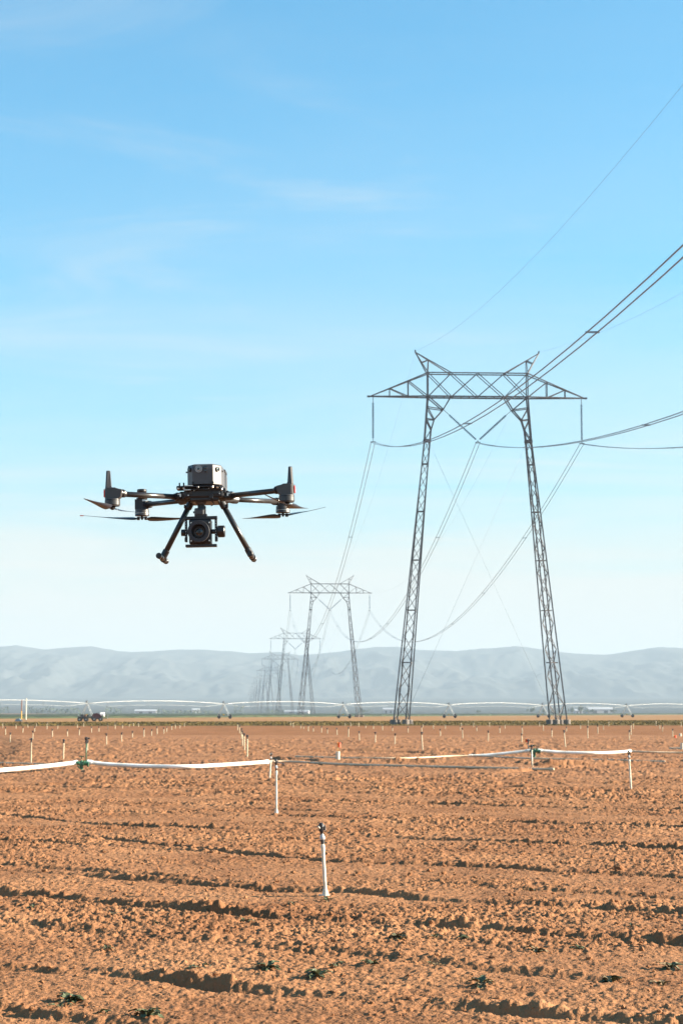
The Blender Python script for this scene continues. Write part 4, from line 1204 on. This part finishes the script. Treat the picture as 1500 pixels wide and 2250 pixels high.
    # propellers
    def blade_mesh(dirn):
        V, F = [], []
        n = 14; Rl, r0 = .250, .016
        for i in range(n + 1):
            f = i / n; r = r0 + (Rl - r0) * f
            ch = .008 + .028 * math.sin(math.pi * min(1, (f * 1.02) ** .42)) ** 1.0 * (1 - .25 * f) if f < 1 else .004
            ch = max(.005, ch)
            tw_ = R(24 * (1 - f) ** 1.1 + 5) * dirn
            sw = .004 * math.sin(f * math.pi)
            zc = .010 * f * f
            for e, th in ((-.5, 0), (-.1, 1), (.5, 0), (-.1, -1)):
                x = e * ch + sw
                V.append((r, x * math.cos(tw_), zc + x * math.sin(tw_) + th * (.0016 * (1 - .6 * f))))
        for i in range(n):
            a = i * 4
            for j in range(4): F.append((a + j, a + (j + 1) % 4, a + 4 + (j + 1) % 4, a + 4 + j))
        F += [(0, 1, 2, 3), (4 * n + 3, 4 * n + 2, 4 * n + 1, 4 * n)]
        return MB().add(V, F, True)
    BL = {d: blade_mesh(d).mesh('propeller_blade', M['blade']) for d in (-1, 1)}
    tip = MB().prism([(.237, -.004), (.2505, -.0018), (.2505, .0028), (.237, .005)], 'z', .0065, .0095).mesh('blade_tip', M['tipm'])
    for (x, y, z, ang, dr) in ((-.320, -.300, -.064, 74, 1), (.320, -.300, -.064, 74, -1), (-.281, .300, -.0405, 20, -1), (.281, .300, -.0405, -46, 1)):
        for k in (0, 180):
            b = link_mesh('propeller_blade', BL[dr], None, root)
            b.location = (x, y, z); b.rotation_euler = (0, 0, R(ang + k))
            if x < 0 and y > 0: link_mesh('blade_tip', tip, None, b)
    # landing gear
    for s in (-1, 1):
        A, B = Vector((s * .052, -.005, -.004)), Vector((s * .168, .005, -.222))
        lg = MB().tube([A, B], .0105, 20).build('landing_leg', M['carbon'], root)
        d = (B - A).normalized()
        MB().lathe(A - d * .006, d, [(0, .012), (.004, .0155), (.022, .0155), (.024, .0135), (.043, .0135), (.046, .0115)], 18).build('leg_socket', P if s < 0 else G, lg)
        MB().box(A + d * .036 + Vector((s * .012, -.006, .004)), (.008, .012, .014), bev=.002).build('leg_latch', G, lg)
        MB().lathe(B - d * .03, d, [(0, .0112), (.002, .0132), (.03, .0132), (.036, .010)], 18).build('leg_ferrule', P, lg)
        C = B + d * .006
        MB().tube([C + Vector((0, -.125, 0)), C + Vector((0, .125, 0))], .0092, 18).build('foot_bar', M['carbon'], lg)
        for e in (-1, 1):
            MB().lathe(C + Vector((0, e * .132, 0)), (0, -e, 0), [(0, .009), (.002, .0113), (.022, .0113), (.024, .0095)], 18).build('rubber_cap', P, lg)
        MB().lathe(C + Vector((0, .02, 0)), (0, 1, 0), [(0, .0125), (.022, .0125)], 18).build('foot_clamp', P, lg)
    # gimbal
    gx, gy = -.014, -.075
    gm_ = MB().lathe((gx, gy, .022), (0, 0, -1), [(0, .026), (.016, .026), (.018, .0235), (.030, .0235)], 28).build('gimbal_mount', P, root)
    MB().lathe((gx, gy, -.006), (0, 0, -1), [(0, .0225), (.004, .0232), (.018, .0225), (.022, .0205), (.026, .018)], 28).build('yaw_motor', M['mast'], gm_)
    MB().box((gx - .004, gy - .0225, -.0195), (.018, .004, .010), bev=.0015).build('motor_badge', G, gm_)
    MB().box((gx + .0, gy + .006, -.044), (.026, .02, .034), bev=.003).box((gx + .013, gy + .012, -.062), (.008, .018, .05), bev=.002).build('gimbal_arm', P, gm_)
    rmn = MB().box((gx - .006, gy - .004, -.062), (.036, .036, .030), bev=.005).build('roll_motor', G, gm_)
    MB().box((gx - .005, gy - .0235, -.063), (.031, .005, .021), bev=.0022).build('motor_face', M['mast'], rmn)
    MB().cyl((gx - .024, gy - .01, -.062), (gx - .029, gy - .01, -.062), .004, n=10).build('side_knob', P, rmn)
    cx, cy, cz = -.014, -.085, -.136
    fr = MB().box((cx, cy, -.0845), (.124, .022, .012), bev=.002)
    fr.box((cx, cy, -.0765), (.048, .024, .014), bev=.003)
    fo = fr.build('camera_yoke', P, gm_)
    for s in (-1, 1):
        arm = MB().box((cx + s * .0565, cy, -.131), (.009, .018, .088), bev=.0015).box((cx + s * .0595, cy, -.166), (.006, .016, .014), bev=.001).build('yoke_arm', P, fo)
        for i in range(7): MB().lathe((cx + s * .0565, cy - .0088, -.098 - .0095 * i), (0, -1, 0), [(0, .0012), (.0015, .0012)], 6).build('bolt', M['screw'], arm)
    MB().box((cx, cy, -.190), (.118, .03, .010), bev=.0015).build('yoke_base', P, fo)
    cb = MB().box((cx - .003, cy + .015, -.137), (.084, .055, .092), bev=.004).box((cx - .003, cy - .014, -.137), (.080, .006, .080), bev=.002)
    cbo = cb.build('camera_body', P, gm_)
    for x in (-.036, .032):
        for z in (-.104, -.172): MB().lathe((cx + x, cy - .0175, z), (0, -1, 0), [(0, .0032), (.002, .0028)], 10).build('bolt', M['screw'], cbo)
    hx, hz = cx - .006, -.139
    ho_ = MB().lathe((hx, cy - .012, hz), (0, -1, 0), [(0, .037), (.012, .0385), (.014, .0405), (.034, .0415), (.036, .0405), (.036, .0275), (.030, .0262), (.006, .0225), (.004, .002)], 44).build('lens_hood', M['hood'], cbo)
    MB().lathe((hx, cy - .019, hz), (0, -1, 0), [(0, .0222), (.005, .0218), (.006, .0175), (.003, .0165), (.002, .0158)], 36).build('lens_ring', M['mast'], ho_)
    MB().lathe((hx, cy - .019, hz), (0, -1, 0), [(0, .0158), (.002, .0135), (.0034, .008), (.004, .002)], 30).build('lens_glass', M['glass'], ho_)
    MB().lathe((hx, cy - .0225, hz), (0, -1, 0), [(0, .0062), (.001, .0058)], 24).build('inner_lens', M['hood'], ho_)
    MB().lathe((cx + .061, cy, -.137), (1, 0, 0), [(0, .012), (.002, .0215), (.004, .0225), (.026, .0225), (.0285, .020), (.029, .004)], 30).build('tilt_motor', P, fo)
    MB().lathe((cx + .0895, cy, -.137), (1, 0, 0), [(0, .0195), (.001, .019), (.0012, .004)], 28).build('motor_cap', G, fo)
    MB().lathe((cx - .061, cy, -.139), (-1, 0, 0), [(0, .009), (.001, .0128), (.013, .0128), (.0145, .011), (.015, .003)], 24).build('tilt_bearing', P, fo)
    MB().cyl((cx - .056, cy, -.138), (cx - .03, cy, -.138), .008, n=14).cyl((cx + .03, cy, -.137), (cx + .06, cy, -.137), .009, n=14).build('tilt_axle', P, fo)
    tag(root, 'black four-rotor drone with gimbal camera hovering above the field', 'drone')
    return root
make_drone()
